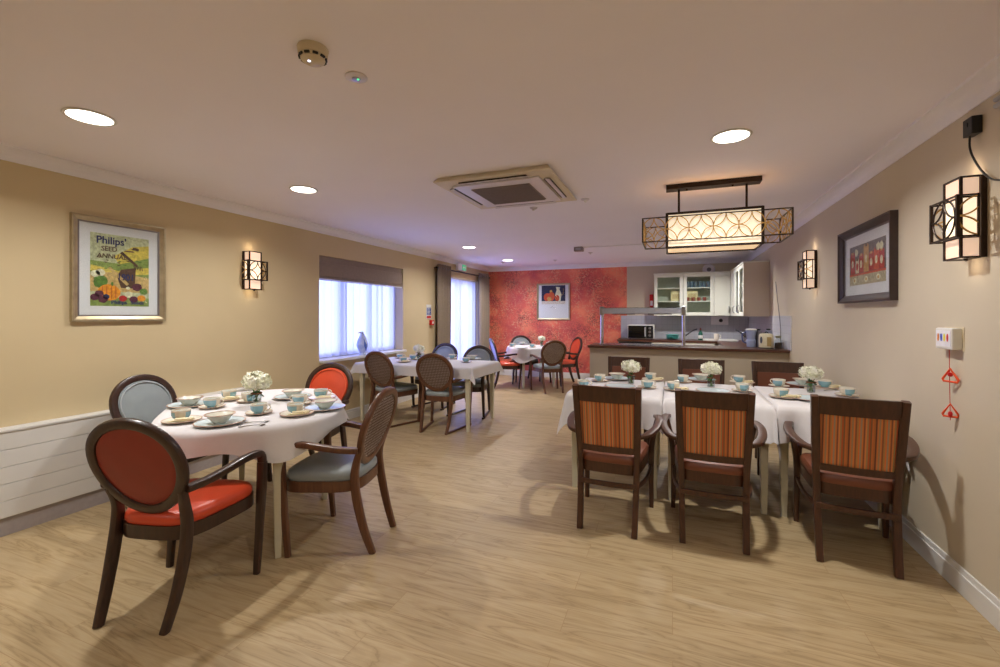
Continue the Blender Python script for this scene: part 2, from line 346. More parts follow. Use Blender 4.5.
def smoothpath(pts, n=6):
    P = [Vector(p) for p in pts]; out = []
    for i in range(len(P) - 1):
        p0 = P[max(i - 1, 0)]; p1 = P[i]; p2 = P[i + 1]; p3 = P[min(i + 2, len(P) - 1)]
        for k in range(n):
            t = k / n; out.append(0.5 * ((2 * p1) + (p2 - p0) * t + (2 * p0 - 5 * p1 + 4 * p2 - p3) * t * t + (3 * p1 - p0 - 3 * p2 + p3) * t ** 3))
    out.append(P[-1]); return out
def thing(name, label, cat, loc=(0, 0, 0), rz=0, group=None, kind=None):
    o = bpy.data.objects.new(name, None); COL.objects.link(o); o.location = loc; o.rotation_euler = (0, 0, rz); o.empty_display_size = 0.1
    return tag(o, label, cat, group, kind)
def tag(o, label, cat=None, group=None, kind=None):
    o['label'] = label
    if cat: o['category'] = cat
    if group: o['group'] = group
    if kind: o['kind'] = kind
    return o
def struct(name, mb, m, label=None):
    o = mb.build(name, m); o['kind'] = 'structure'
    if label: o['label'] = label
    return o
def dup(root, loc, rz, label, group=None):
    r = root.copy(); COL.objects.link(r); r.location = loc; r.rotation_euler = (0, 0, rz); r['label'] = label
    if group: r['group'] = group
    for ch in list(root.children):
        c = ch.copy(); COL.objects.link(c); c.parent = r
        for g in list(ch.children):
            d = g.copy(); COL.objects.link(d); d.parent = c
    return r
class Proto:
    """first call places the prototype itself, later calls copy it"""
    def __init__(self, root): self.root = root; self.used = False
    def put(self, loc, rz, label, group=None):
        if not self.used:
            self.used = True; r = self.root; r.location = loc; r.rotation_euler = (0, 0, rz); r['label'] = label
            if group: r['group'] = group
            return r
        return dup(self.root, loc, rz, label, group)
def superell(a, b, n=2.5, seg=64):
    out = []
    for i in range(seg):
        t = 2 * PI * i / seg; c, s = math.cos(t), math.sin(t)
        out.append((a * math.copysign(abs(c) ** (2 / n), c), b * math.copysign(abs(s) ** (2 / n), s)))
    return out
def text_geo(mb, s, size, x, z, y, mi, sx=1.0, thick=0.0006, shear=0.0, align='LEFT'):
    cu = bpy.data.curves.new('lettering', 'FONT'); cu.body = s; cu.size = size; cu.extrude = thick; cu.align_x = align; cu.shear = shear; cu.resolution_u = 3; cu.offset = 0.022 * size
    o = bpy.data.objects.new('lettering', cu); COL.objects.link(o); bpy.context.view_layer.update()
    me = o.evaluated_get(bpy.context.evaluated_depsgraph_get()).to_mesh()
    mb.add([(x + v.co.x * sx, y - v.co.z, z + v.co.y) for v in me.vertices], [list(p.vertices) for p in me.polygons], mi)
    o.to_mesh_clear(); bpy.data.objects.remove(o); bpy.data.curves.remove(cu)

# ------------------------------------------------------------------ room shell
b = MB(); b.boxb((XL - 0.3, YB - 0.2, -0.1), (XR + 0.2, YF + 0.2, 0)); struct('floor', b, M_floor, 'pale oak plank floor')
b = MB(); b.boxb((XL - 0.3, YB - 0.2, ZC), (XR + 0.2, YF + 0.2, ZC + 0.12)); struct('ceiling', b, M_ceil)
b = MB(); b.boxb((XR, YB - 0.2, 0), (XR + 0.2, YF + 0.2, ZC)); struct('wall_right', b, M_wallR)
b = MB(); b.boxb((XL, YB - 0.2, 0), (XR, YB, ZC)); struct('wall_behind', b, M_wall)
W0, W1, WZ0, WZ1 = 4.25, 6.06, 0.83, 2.13
D0, D1, DZ = 7.45, 9.0, 2.13
T = 0.25
b = MB()
b.boxb((XL - T, YB - 0.2, 0), (XL, W0, ZC)); b.boxb((XL - T, W0, 0), (XL, W1, WZ0)); b.boxb((XL - T, W0, WZ1), (XL, W1, ZC))
b.boxb((XL - T, W1, 0), (XL, D0, ZC)); b.boxb((XL - T, D0, DZ), (XL, D1, ZC)); b.boxb((XL - T, D1, 0), (XL, YF + 0.2, ZC))
struct('wall_left', b, M_wall)
WPX = -0.89
b = MB(); b.boxb((XL - T, YF, 0), (WPX, YF + 0.2, ZC)); struct('wall_feature', b, M_paper, 'wall papered in red and orange floral pattern')
b = MB(); b.boxb((WPX, YF, 0), (XR, YF + 0.2, ZC)); struct('wall_far', b, M_wallR)
# cornice (cove) round the room
def cove(p0, p1, inward, name, m0=0, m1=0):
    p0 = Vector(p0); p1 = Vector(p1); inw = Vector(inward); mb = MB(); prof = []
    prof = [(0, -0.082), (0.008, -0.082), (0.012, -0.07)] + [(0.095 - 0.083 * math.cos(R(a)), -0.012 - 0.058 * (1 - math.sin(R(a)))) for a in (0, 20, 40, 60, 80)] + [(0.098, -0.012), (0.1, 0), (0, 0)]
    d = (p1 - p0).normalized(); vs = []
    for o, z in prof: vs.append(p0 + inw * o + d * (o * m0) + Vector((0, 0, ZC + z)))
    for o, z in prof: vs.append(p1 + inw * o - d * (o * m1) + Vector((0, 0, ZC + z)))
    n = len(prof); fs = [list(range(n)), [n + i for i in range(n)]] + [[i, (i + 1) % n, n + (i + 1) % n, n + i] for i in range(n)]
    mb.add(vs, fs); struct(name, mb, M_cove)
cove((XL, YB, 0), (XL, YF, 0), (1, 0, 0), 'trim_1', 1, 1); cove((XR, YB, 0), (XR, YF, 0), (-1, 0, 0), 'trim_2', 1, 1)
cove((XL, YF, 0), (XR, YF, 0), (0, -1, 0), 'trim_3', 1, 1); cove((XL, YB, 0), (XR, YB, 0), (0, 1, 0), 'trim_4', 1, 1)
def skirt(x0, y0, x1, y1, nx, ny, name, mm=None):
    mb = MB(); lo = (min(x0, x1, x0 + nx * 0.018), min(y0, y1, y0 + ny * 0.018), 0.0); hi = (max(x0, x1, x0 + nx * 0.018), max(y0, y1, y0 + ny * 0.018), 0.10)
    mb.boxb(lo, hi, 0.003)
    lo2 = (min(x0, x1, x0 + nx * 0.011), min(y0, y1, y0 + ny * 0.011), 0.098); hi2 = (max(x0, x1, x0 + nx * 0.011), max(y0, y1, y0 + ny * 0.011), 0.13)
    mb.boxb(lo2, hi2, 0.004); struct(name, mb, mm or M_white)
skirt(XR, YB, XR, 6.43, -1, 0, 'baseboard_right'); skirt(XL, 3.3, XL, D0 - 0.06, 1, 0, 'baseboard_left'); skirt(XL, YF, -1.2, YF, 0, -1, 'baseboard_far')
b = MB(); b.boxb((-1.35, 7.09, ZC - 0.012), (XR, 7.115, ZC), 0.003); struct('trim_5', b, M_cove)

# window 1 : reveal lining, frame, glass, sill
wn = thing('window_1', 'wide window behind white sheer curtains', None, (XL, (W0 + W1) / 2, 0)); wn['kind'] = 'structure'
def frame_rect(y0, y1, z0, z1, x, wd=0.06, dp=0.06, mull=()):
    mb = MB(); mb.boxb((x - dp, y0, z0), (x, y0 + wd, z1), 0.004); mb.boxb((x - dp, y1 - wd, z0), (x, y1, z1), 0.004)
    mb.boxb((x - dp, y0 + wd, z0), (x, y1 - wd, z0 + wd), 0.004); mb.boxb((x - dp, y0 + wd, z1 - wd), (x, y1 - wd, z1), 0.004)
    for y in mull: mb.boxb((x - dp, y - wd / 2, z0 + wd), (x, y + wd / 2, z1 - wd), 0.004)
    return mb
h0, h1 = -(W1 - W0) / 2, (W1 - W0) / 2
frame_rect(h0, h1, WZ0, WZ1, -0.17, mull=(-0.3, 0.3)).build('window_frame', M_white, wn)
MB().boxb((-0.205, h0 + 0.05, WZ0 + 0.05), (-0.199, h1 - 0.05, WZ1 - 0.05)).build('pane', M_pane, wn)
MB().boxb((-0.16, h0 + 0.001, WZ0 - 0.03), (0.06, h1 + 0.02, WZ0 + 0.006), 0.006).build('window_sill', M_white, wn)
dn = thing('door_1', 'glazed garden door behind white sheer curtain', None, (XL, (D0 + D1) / 2, 0)); dn['kind'] = 'structure'
g0, g1 = -(D1 - D0) / 2, (D1 - D0) / 2
frame_rect(g0, g1, 0.0, DZ, -0.12, 0.08, 0.06, (0.0,)).build('door_frame', M_white, dn)
MB().boxb((-0.155, g0 + 0.06, 0.07), (-0.149, g1 - 0.06, DZ - 0.06)).build('pane', M_pane, dn)
# daylight portals in the two openings
for nm, yc, zc, sy, sz in (('daylight_portal', (W0 + W1) / 2, (WZ0 + WZ1) / 2, W1 - W0, WZ1 - WZ0), ('daylight_portal', (D0 + D1) / 2, DZ / 2, D1 - D0, DZ)):
    p = area(nm, (XL - 0.24, yc, zc), (0, R(-90), 0), sz, 1, (1, 1, 1), 'RECTANGLE', None, sy); p.data.cycles.is_portal = True
def sheer_geo(y0, y1, z0, z1, amp, waves, seed):
    rnd = random.Random(seed); mb = MB(); n = waves * 10; vs = []; rows = [z0, z0 + (z1 - z0) * .5, z1]
    ph = [rnd.uniform(-0.9, 0.9) for _ in range(waves + 2)]
    for z in rows:
        for i in range(n + 1):
            t = i / n; k = t * waves; a = amp * (0.6 + 0.4 * math.sin(3.1 * t * waves * 0.37 + seed))
            vs.append((a * math.sin(2 * PI * k + ph[int(k)] * (k - int(k)) * (1 - k + int(k)) * 3), y0 + (y1 - y0) * t, z))
    for j in range(2):
        for i in range(n): fs = [j * (n + 1) + i, j * (n + 1) + i + 1, (j + 1) * (n + 1) + i + 1, (j + 1) * (n + 1) + i]; mb.f.append(fs); mb.mi.append(0); mb.sm.append(True)
    mb.v = [tuple(v) for v in vs]; return mb
o = sheer_geo(W0 + 0.02, W1 - 0.02, WZ0 + 0.02, WZ1 - 0.02, 0.045, 13, 3).build('sheer_curtain', M_sheer, None, 180); o.location = (XL - 0.13, 0, 0)
tag(o, 'white sheer voile curtain filling the wide window below the roman blind', 'curtain')
o = sheer_geo(D0 + 0.02, D1 - 0.02, 0.02, DZ - 0.02, 0.035, 11, 8).build('sheer_curtain', M_sheer, None, 180); o.location = (XL - 0.05, 0, 0)
tag(o, 'full length white sheer voile over the garden door', 'curtain')
# roman blind
t = thing('roman_blind', 'folded mushroom brown roman blind at the top of the wide window', 'blind', (XL, (W0 + W1) / 2, 0))
b = MB()
for k, (z0_, z1_, x) in enumerate([(1.86, 2.13, -0.02), (1.875, 2.05, -0.006), (1.845, 1.87, -0.012)]):
    b.boxb((x - 0.025, h0 + 0.012, z0_), (x, h1 - 0.012, z1_), 0.006)
b.build('blind_fabric', M_blind, t)
MB().boxb((-0.035, h0 + 0.012, 1.826), (-0.012, h1 - 0.012, 1.842), 0.004).build('bottom_bar', M_white, t)
# door curtains on a pole
t = thing('curtain_pole', 'dark metal curtain pole above the garden door', 'curtain pole', (XL + 0.085, 0, 2.245))
MB().tube([(0, 7.02, 0), (0, 9.44, 0)], 0.014, 10).build('pole', M_bronze, t)
for yy in (7.0, 9.46): MB().lathe([(0.0, -0.022), (0.018, -0.014), (0.022, 0), (0.018, 0.014), (0, 0.022)], (0, yy, 0), 12).build('finial', M_bronze, t)
for yy in (7.06, 9.40): MB().boxb((-0.085, yy - 0.01, -0.01), (0, yy + 0.01, 0.01), 0.003).build('bracket', M_bronze, t)
def drape(y0, y1, lab, seed):
    t = thing('eyelet_curtain', lab, 'curtain', (XL + 0.085, 0, 0))
    nf = 5; n = nf * 12; vs = []; mb = MB()
    for z in (0.02, 0.7, 1.5, 2.31):
        for i in range(n + 1):
            tt = i / n; vs.append((0.048 * math.sin(2 * PI * nf * tt) * (1 - 0.15 * math.sin(z * 2 + seed)), y0 + (y1 - y0) * tt + 0.012 * math.sin(4 * PI * nf * tt), z))
    for j in range(3):
        for i in range(n): mb.f.append([j * (n + 1) + i, j * (n + 1) + i + 1, (j + 1) * (n + 1) + i + 1, (j + 1) * (n + 1) + i]); mb.mi.append(0); mb.sm.append(True)
    mb.v = vs; o = mb.build('drape', M_curtain, t, 180); s = o.modifiers.new('solid', 'SOLIDIFY'); s.thickness = 0.004
    for k in range(nf * 2):
        yy = y0 + (y1 - y0) * (k + 0.0) / (nf * 2) + 0.002
        MB().tube([(0.022 * math.cos(a) , yy + 0.0, 2.245 + 0.022 * math.sin(a)) for a in [2 * PI * q / 12 for q in range(12)]], 0.004, 6, True).build('eyelet', M_steel, t)
drape(7.03, 7.53, 'taupe eyelet curtain nearer the fire notices, gathered beside the garden door', 1)
drape(8.86, 9.42, 'taupe eyelet curtain gathered against the red wallpapered corner', 2)
# radiator cover
t = thing('radiator_cover', 'long white ribbed radiator casing low on the left wall', 'radiator', (XL, 0, 0))
RY0, RY1 = YB + 0.3, 3.25
b = MB()
zs = [0.115, 0.222, 0.329, 0.436, 0.543, 0.655]
for k in range(5): b.boxb((0.04, RY0, zs[k] + 0.001), (0.108, RY1, zs[k + 1] - 0.001), 0.003)
b.boxb((0.001, RY0, 0.115), (0.05, RY1, 0.65)); b.build('front_panel', M_white, t)
MB().boxb((0.001, RY0 - 0.01, 0.655), (0.114, RY1 + 0.01, 0.672), 0.004).build('top_panel', M_white, t)
MB().boxb((0.001, RY0, 0.0), (0.095, RY1, 0.113)).build('plinth', mat('grey_plinth', (166, 158, 158), 0.6), t)

# ------------------------------------------------------------------ downlights & ceiling devices
def downlight():
    t = thing('recessed_downlight', 'x', 'ceiling light')
    MB().lathe([(0.098, 0.0), (0.112, -0.001), (0.115, -0.005), (0.110, -0.009), (0.098, -0.008), (0.098, 0.0)], seg=32).build('rim', M_white, t)
    MB().lathe([(0.0, -0.006), (0.1, -0.006), (0.1, -0.0005), (0, -0.0005)], seg=32).build('lens', M_lens, t); return t
pd = Proto(downlight())
labs = ['round downlight nearest the framed seed poster', 'round downlight in front of the left wall lamp', 'round downlight nearest the hanging lantern light', 'round downlight in front of the wide window', 'round downlight by the corner of the red wallpaper',
        'unseen downlight added over the open floor behind the viewer', 'unseen downlight added over the rear left of the room', 'unseen downlight added at the rear middle of the room', 'round downlight between hanging lantern and kitchen bar', 'round downlight above the kitchen floor']
for k, ((x, y), lb) in enumerate(zip(DOWN, labs)):
    if k in (8, 9): pass
    else: pd.put((x, y, ZC), 0, lb, 'recessed ceiling downlights')
    area('downlight_lamp', (x, y, ZC - 0.012), (0, 0, 0), 0.11, DOWN_W[k], LAMP, 'DISK', R(150))
t = thing('smoke_detector', 'cream smoke detector with dark slots on the ceiling', 'smoke detector', (-1.36, 1.40, ZC))
MB().lathe([(0.0, 0), (0.058, 0), (0.060, -0.004), (0.056, -0.032), (0.05, -0.036)][1:] + [(0.046, -0.05), (0.03, -0.06), (0.0, -0.062)], seg=32).build('housing', M_ivory, t)
for k in range(10):
    a = 2 * PI * k / 10; MB().box((0.0505 * math.cos(a), 0.0505 * math.sin(a), -0.041), (0.008, 0.02, 0.008), 0.001, 0, (a, 'Z')).build('slot', M_black, t)
MB().lathe([(0.006, 0), (0.006, -0.004), (0, -0.006)], (0.0, -0.02, -0.059), 10).build('indicator', M_wled, t)
t = thing('emergency_light', 'small white ceiling disc with a green indicator', 'emergency light', (-1.34, 1.64, ZC))
MB().lathe([(0.05, 0), (0.05, -0.004), (0.042, -0.008), (0.0, -0.009)], seg=28).build('disc', M_lavp, t)
MB().lathe([(0.02, -0.008), (0.018, -0.012), (0, -0.013)], seg=16).build('lens', M_steel, t)
MB().lathe([(0.006, 0), (0.005, -0.003), (0, -0.004)], (0.01, 0, -0.012), 8).build('indicator', M_led, t)
def small_disc(): 
    t = thing('ceiling_sensor', 'x', 'sensor'); MB().lathe([(0.04, 0), (0.04, -0.006), (0.03, -0.014), (0.0, -0.016)], seg=20).build('cover', M_lavp, t)
    MB().lathe([(0.013, -0.014), (0.011, -0.03), (0, -0.032)], seg=12).build('head', M_white, t); return t
ps = Proto(small_disc())
for x, y, lb in ((-1.31, 4.3, 'small round ceiling sensor just beyond the air conditioner panel'), (-0.76, 4.15, 'small round ceiling sensor at the right of the air conditioner'), (-3.25, 8.5, 'small ceiling sensor near the corner by the curtain'),
                 (-2.16, 8.55, 'small ceiling sensor in front of the red wallpaper'), (-1.33, 7.75, 'small ceiling sensor between grey box and red wallpaper')):
    ps.put((x, y, ZC), 0, lb, 'small ceiling sensors')
t = thing('ceiling_box', 'small grey square box where the ceiling trunking starts', 'sensor', (-1.4, 7.08, ZC))
MB().boxb((-0.07, -0.06, -0.07), (0.07, 0.06, 0), 0.01).build('housing', mat('grey_box_plastic', (150, 140, 134), 0.5), t)
MB().boxb((-0.04, -0.064, -0.05), (0.04, -0.06, -0.02), 0.002).build('window', M_steel, t)
# cassette air conditioner
t = thing('air_conditioner', 'square white ceiling cassette air conditioner with grey grille', 'air conditioner', (-1.29, 3.55, ZC))
H = 0.475
b = MB(); vs = []
b.layers([(-H, -H), (H, -H), (H, H), (-H, H)], [(0.95, 0), (1.0, -0.03), (1.0, -0.038), (0.965, -0.042)], 0, False); b.build('fascia', mat('cassette_ivory', (216, 204, 182), 0.5, var=0.01), t)
b = MB(); b.boxb((-0.36, -0.36, -0.056), (0.36, 0.36, -0.04), 0.006); b.build('centre_panel', M_lavp, t)
b = MB()
b.boxb((-0.25, -0.25, -0.062), (0.25, 0.25, -0.054), 0.004)
for k in range(20): b.boxb((-0.24, -0.24 + k * 0.0253 - 0.004, -0.066), (0.24, -0.24 + k * 0.0253 + 0.004, -0.061))
b.build('grille', mat('grille_grey', (128, 116, 112), 0.6), t)
for a in range(4):
    Mx = Matrix.Rotation(a * PI / 2, 4, 'Z')
    MB().box((0, -0.40, -0.047), (0.56, 0.05, 0.008), 0.002, 0, None, Mx).build('air_slot', mat('slot_dark', (48, 40, 36), 0.6), t)
    MB().box((0, -0.405, -0.053), (0.60, 0.036, 0.006), 0.002, 0, (R(12), 'X'), Mx).build('louvre', M_lavp, t)

# ------------------------------------------------------------------ pendant
t = thing('lantern_pendant', 'long rectangular cream lantern light in bronze and gold circle fretwork cage', 'pendant light', (0.300, 4.05, 0))
MB().boxb((-0.35, -0.11, ZC - 0.04), (0.35, 0.0, ZC), 0.004).build('ceiling_plate', M_bronze, t)
for x in (-0.25, 0.25): MB().tube([(x, -0.05, 2.22), (x, -0.05, ZC - 0.04)], 0.009, 10).build('rod', M_bronze, t)
for x in (-0.19, 0.15): MB().lathe([(0.008, 0), (0.008, -0.012), (0, -0.014)], (x, -0.06, ZC - 0.04), 10).build('knob', M_bronze, t)
sx, sy_, sz0, sz1 = 0.338, 0.17, 1.95, 2.218
b = MB()
b.boxb((-sx, -sy_, sz0), (sx, -sy_ + 0.006, sz1)); b.boxb((-sx, sy_ - 0.006, sz0), (sx, sy_, sz1))
b.boxb((-sx, -sy_ + 0.006, sz0), (-sx + 0.006, sy_ - 0.006, sz1)); b.boxb((sx - 0.006, -sy_ + 0.006, sz0), (sx, sy_ - 0.006, sz1)); b.build('lamp_shade', M_shade, t)
MB().boxb((-sx + 0.008, -sy_ + 0.008, sz0 - 0.002), (sx - 0.008, sy_ - 0.008, sz0 + 0.004)).build('diffuser', M_shade2, t)
b = MB()
def bar(p, q, w_=0.011): b.sweep([p, q], rsec(w_, w_, 0.15), (0.01, 0.02, 1) if abs(p[2] - q[2]) < 1e-6 else (0, 1, 0), smooth=False)
for yy in (-sy_ - 0.004, sy_ + 0.004):
    for zz in (sz0 - 0.004, sz1 + 0.004): bar((-sx - 0.008, yy, zz), (sx + 0.008, yy, zz), 0.018)
    for xx in (-sx - 0.004, sx + 0.004): bar((xx, yy, sz0 - 0.01), (xx, yy, sz1 + 0.01), 0.021)
for xx in (-sx - 0.004, sx + 0.004):
    for zz in (sz0 - 0.004, sz1 + 0.004): bar((xx, -sy_, zz), (xx, sy_, zz), 0.014)
b.build('shade_frame', M_bronze, t)
cx_, cy_, cz0, cz1 = 0.53, 0.205, 1.998, 2.192
b = MB()
for yy in (-cy_, cy_):
    for zz in (cz0, cz1): bar((-cx_, yy, zz), (cx_, yy, zz), 0.009)
    for xx in (-cx_, cx_): bar((xx, yy, cz0 - 0.004), (xx, yy, cz1 + 0.004), 0.012)
for xx in (-cx_, cx_):
    for zz in (cz0, cz1): bar((xx, -cy_, zz), (xx, cy_, zz), 0.009)
b.build('cage_frame', M_bronze, t)
def circles(n, hw, z0, z1, put, r=0.0038, half=True):
    mb = MB(); zc = (z0 + z1) / 2; rr = (z1 - z0) / 2; p = 2 * hw / n; ex = p / 2 / rr
    for k in range(n):
        c = -hw + p * (k + 0.5); mb.tube([put(c + rr * ex * math.cos(2 * PI * q / 32), zc + rr * math.sin(2 * PI * q / 32)) for q in range(32)], r, 6, True)
    for k in range(n + 1):
        c = -hw + p * k
        for sgn, zb in ((1, z0), (-1, z1)):
            lo, hi = (0, 180)
            if k == 0: hi = 90
            if k == n: lo = 90
            mb.tube([put(c + rr * ex * math.cos(R(lo + (hi - lo) * q / 16)), zb + sgn * rr * math.sin(R(lo + (hi - lo) * q / 16))) for q in range(17)], r, 6)
    return mb
circles(6, cx_, cz0, cz1, lambda x, z: (x, -cy_, z)).build('fretwork', M_gold, t); circles(6, cx_, cz0, cz1, lambda x, z: (x, cy_, z)).build('fretwork', M_gold, t)
circles(2, cy_, cz0, cz1, lambda x, z: (cx_, x, z)).build('fretwork', M_gold, t); circles(2, cy_, cz0, cz1, lambda x, z: (-cx_, x, z)).build('fretwork', M_gold, t)

# ------------------------------------------------------------------ wall lamps
def sconce():
    t = thing('wall_lamp', 'x', 'wall lamp')           # local -Y points into the room
    MB().boxb((-0.078, -0.022, -0.192), (0.078, 0, 0.192), 0.003).build('back_plate', M_bronze, t)
    hw, dp = 0.066, 0.088
    for z0, z1, m in ((0.096, 0.184, M_sglass), (-0.094, 0.093, M_sglass2), (-0.184, -0.097, M_sglass)):
        MB().boxb((-hw, -dp, z0), (hw, -dp + 0.004, z1)).build('glass_panel', m, t)
        for sg in (-1, 1): MB().boxb((min(sg * hw, sg * (hw - 0.004)), -dp + 0.0045, z0), (max(sg * hw, sg * (hw - 0.004)), -0.024, z1)).build('glass_panel', m, t)
    b2 = MB()
    for z in (-0.19, -0.0955, 0.0945, 0.19):
        b2.boxb((-hw - 0.005, -dp - 0.005, z - 0.004), (hw + 0.005, -dp + 0.001, z + 0.004))
        for sg in (-1, 1): b2.boxb((min(sg * (hw + 0.005), sg * (hw - 0.001)), -dp, z - 0.004), (max(sg * (hw + 0.005), sg * (hw - 0.001)), -0.02, z + 0.004))
    for sg in (-1, 1): b2.boxb((sg * hw - 0.006, -dp - 0.006, -0.192), (sg * hw + 0.006, -dp + 0.004, 0.192))
    b2.boxb((-hw, -dp, -0.192), (hw, -0.02, -0.188)); b2.build('frame', M_bronze, t)
    fw, fy, by = 0.112, -0.122, -0.048; b3 = MB()
    for z in (-0.095, 0.095):
        b3.boxb((-fw, fy - 0.004, z - 0.004), (fw, fy + 0.004, z + 0.004))
        for sg in (-1, 1):
            b3.boxb((sg * fw - 0.004, fy, z - 0.004), (sg * fw + 0.004, by, z + 0.004)); b3.boxb((min(sg * fw, sg * 0.066), by - 0.003, z - 0.003), (max(sg * fw, sg * 0.066), by + 0.003, z + 0.003))
    for sg in (-1, 1): b3.boxb((sg * fw - 0.006, fy - 0.006, -0.1), (sg * fw + 0.006, fy + 0.006, 0.1)); b3.boxb((sg * fw - 0.004, by - 0.004, -0.1), (sg * fw + 0.004, by + 0.004, 0.1))
    b3.build('band_frame', M_bronze, t)
    rr = 0.093
    def arcs(cs, lo, hi, put, m, nm):
        mb = MB()
        for cx, cz in cs:
            run = []
            for k in range(49):
                an = 2 * PI * k / 48; x = cx + rr * math.cos(an); z = cz + rr * math.sin(an)
                if lo - 1e-6 <= x <= hi + 1e-6 and abs(z) <= 0.0935: run.append(put(x, z))
                else:
                    if len(run) > 1: mb.tube(run, 0.0042, 6)
                    run = []
            if len(run) > 1: mb.tube(run, 0.0042, 6)
        mb.build(nm, m, t)
    arcs([(0, 0), (-rr, rr), (rr, rr), (-rr, -rr), (rr, -rr)], -fw, fw, lambda x, z: (x, fy, z), M_bronze, 'fretwork')
    for sg in (-1, 1): arcs([(0, rr), (0, -rr), (rr, 0)], 0, by - fy, lambda x, z, sg=sg: (sg * fw, fy + x, z), M_gold, 'fretwork')
    MB().lathe([(0.008, 0), (0.009, -0.01), (0, -0.014)], (0.02, -0.05, -0.192), 10).build('knob', M_bronze, t)
    return t
psn = Proto(sconce())
for loc, rz, lb in (((XL, 3.285, 1.845), R(90), 'bronze and cream glass wall lamp on the left wall between poster and window'), ((XR, 2.81, 1.86), R(-90), 'bronze and cream glass wall lamp beside the black cable outlet'),
                    ((XR, 5.40, 1.86), R(-90), 'bronze and cream glass wall lamp between dark framed picture and kitchen bar')):
    psn.put(loc, rz, lb, 'bronze wall lamps')
    d = Vector((math.sin(rz), -math.cos(rz), 0))
    for dz in (0.13, -0.13):
        l = bpy.data.lights.new('wall_lamp_bulb', 'POINT'); l.energy = 0.2; l.color = (1, 0.78, 0.55); l.shadow_soft_size = 0.02
        o = bpy.data.objects.new('wall_lamp_bulb', l); o.location = Vector(loc) + d * 0.06 + Vector((0, 0, dz * 1.75)); COL.objects.link(o)

# ------------------------------------------------------------------ pictures
def framed(name, lab, w_, h_, fw, fm, loc, rz, slip=None, depth=0.03):
    t = thing(name, lab, 'picture', loc, rz); hw, hh = w_ / 2, h_ / 2
    b = MB(); prof = [(0, 0), (0, -depth), (fw * 0.25, -depth), (fw * 0.45, -depth * 0.75), (fw * 0.8, -depth * 0.55), (fw, -depth * 0.45), (fw, 0)]
    vs = []; cs = [(-1, -1), (1, -1), (1, 1), (-1, 1)]
    for sx_, sz_ in cs:
        for i_, y in prof: vs.append((sx_ * (hw - i_), y, sz_ * (hh - i_)))
    n = len(prof); fs = []
    for c in range(4):
        d = (c + 1) % 4
        for i in range(n): fs.append([c * n + i, c * n + (i + 1) % n, d * n + (i + 1) % n, d * n + i])
    b.add(vs, fs); b.build('frame', fm, t, 20)
    MB().boxb((-hw + fw * 0.6, -0.006, -hh + fw * 0.6), (hw - fw * 0.6, -0.001, hh - fw * 0.6)).build('mount', M_mount, t)
    if slip:
        b = MB(); k = fw + 0.01
        for a in (0, 1):
            pass
        b.boxb((-hw + fw - 0.004, -0.014, -hh + fw - 0.004), (hw - fw + 0.004, -0.006, -hh + k)); b.boxb((-hw + fw - 0.004, -0.014, hh - k), (hw - fw + 0.004, -0.006, hh - fw + 0.004))
        b.boxb((-hw + fw - 0.004, -0.014, -hh + k), (-hw + k, -0.006, hh - k)); b.boxb((hw - k, -0.014, -hh + k), (hw - fw + 0.004, -0.006, hh - k)); b.build('slip', slip, t)
    MB().boxb((-hw + fw, -0.0135, -hh + fw), (hw - fw, -0.0125, hh - fw)).build('glass', M_pane, t)
    return t
def flat(name, rgb): return mat(name, rgb, 0.8, var=0.28, scale=55)
def blob(mb, cx, cz, rx, rz_, y, mi, seg=20, wob=0.0, seed=0):
    rnd = random.Random(seed); pts = []
    for i in range(seg):
        a = 2 * PI * i / seg; k = 1 + wob * rnd.uniform(-1, 1); pts.append((cx + rx * k * math.cos(a), cz + rz_ * k * math.sin(a)))
    mb.prism(pts, y, y + 0.0003, mi)
# seed annual poster
t = framed('framed_poster', 'silver framed vintage seed annual poster on the left wall', 0.63, 0.785, 0.04, M_silverframe, (XL, 2.155, 1.74), R(90), M_pewter, 0.032)
pw, ph = 0.395, 0.55
MM = [flat('print_sky', (196, 198, 158)), flat('print_field_yellow', (214, 192, 84)), flat('print_field_green', (132, 150, 74)), flat('print_orange', (232, 146, 30)), flat('print_orange_dark', (196, 104, 24)), flat('print_red', (186, 40, 34)),
      flat('print_purple', (92, 40, 58)), flat('print_navy', (40, 46, 92)), flat('print_cream', (236, 226, 190)), flat('print_brown', (92, 64, 46)), flat('print_leaf', (92, 128, 50)), flat('print_tan', (204, 172, 108))]
b = MB(); x0, z0, x1, z1 = -pw / 2, -ph / 2, pw / 2, ph / 2; Y0 = -0.0066
def q(px, pz): return (x0 + pw * px, z0 + ph * pz)
def poly(pts, layer, mi): b.prism([q(*p) for p in pts], Y0 - layer * 0.0003, Y0 - layer * 0.0003 + 0.0003, mi)
poly([(0, 0), (1, 0), (1, 1), (0, 1)], 0, 0)
poly([(0.38, 0.70), (0.7, 0.86), (1, 0.90), (1, 0.5), (0.5, 0.55)], 1, 1); poly([(0, 0.62), (0.5, 0.60), (1, 0.72), (1, 0.3), (0, 0.3)], 1.5, 2)
poly([(0, 0.56), (0.45, 0.50), (1, 0.58), (1, 0.48), (0.4, 0.42), (0, 0.48)], 2, 1); poly([(0.0, 0.45), (0.4, 0.48), (1, 0.42), (1, 0.2), (0, 0.2)], 2.5, 11)
poly([(0, 0.12), (1, 0.12), (1, 0), (0, 0)], 3, 2)
for k in range(14):
    rr = random.Random(k); poly([(rr.uniform(0, 0.9), rr.uniform(0.3, 0.66))] * 1 + [], 3, 9) if False else None
    cxk, czk = rr.uniform(0.02, 0.98), rr.uniform(0.5, 0.7); blob(b, *q(cxk, czk), 0.012, 0.004, Y0 - 0.001, 9 if k % 2 else 10, 10, 0.3, k)
poly([(0.43, 0.42), (0.50, 0.52), (0.76, 0.56), (0.74, 0.26), (0.5, 0.26)], 3.5, 9)                      # crate
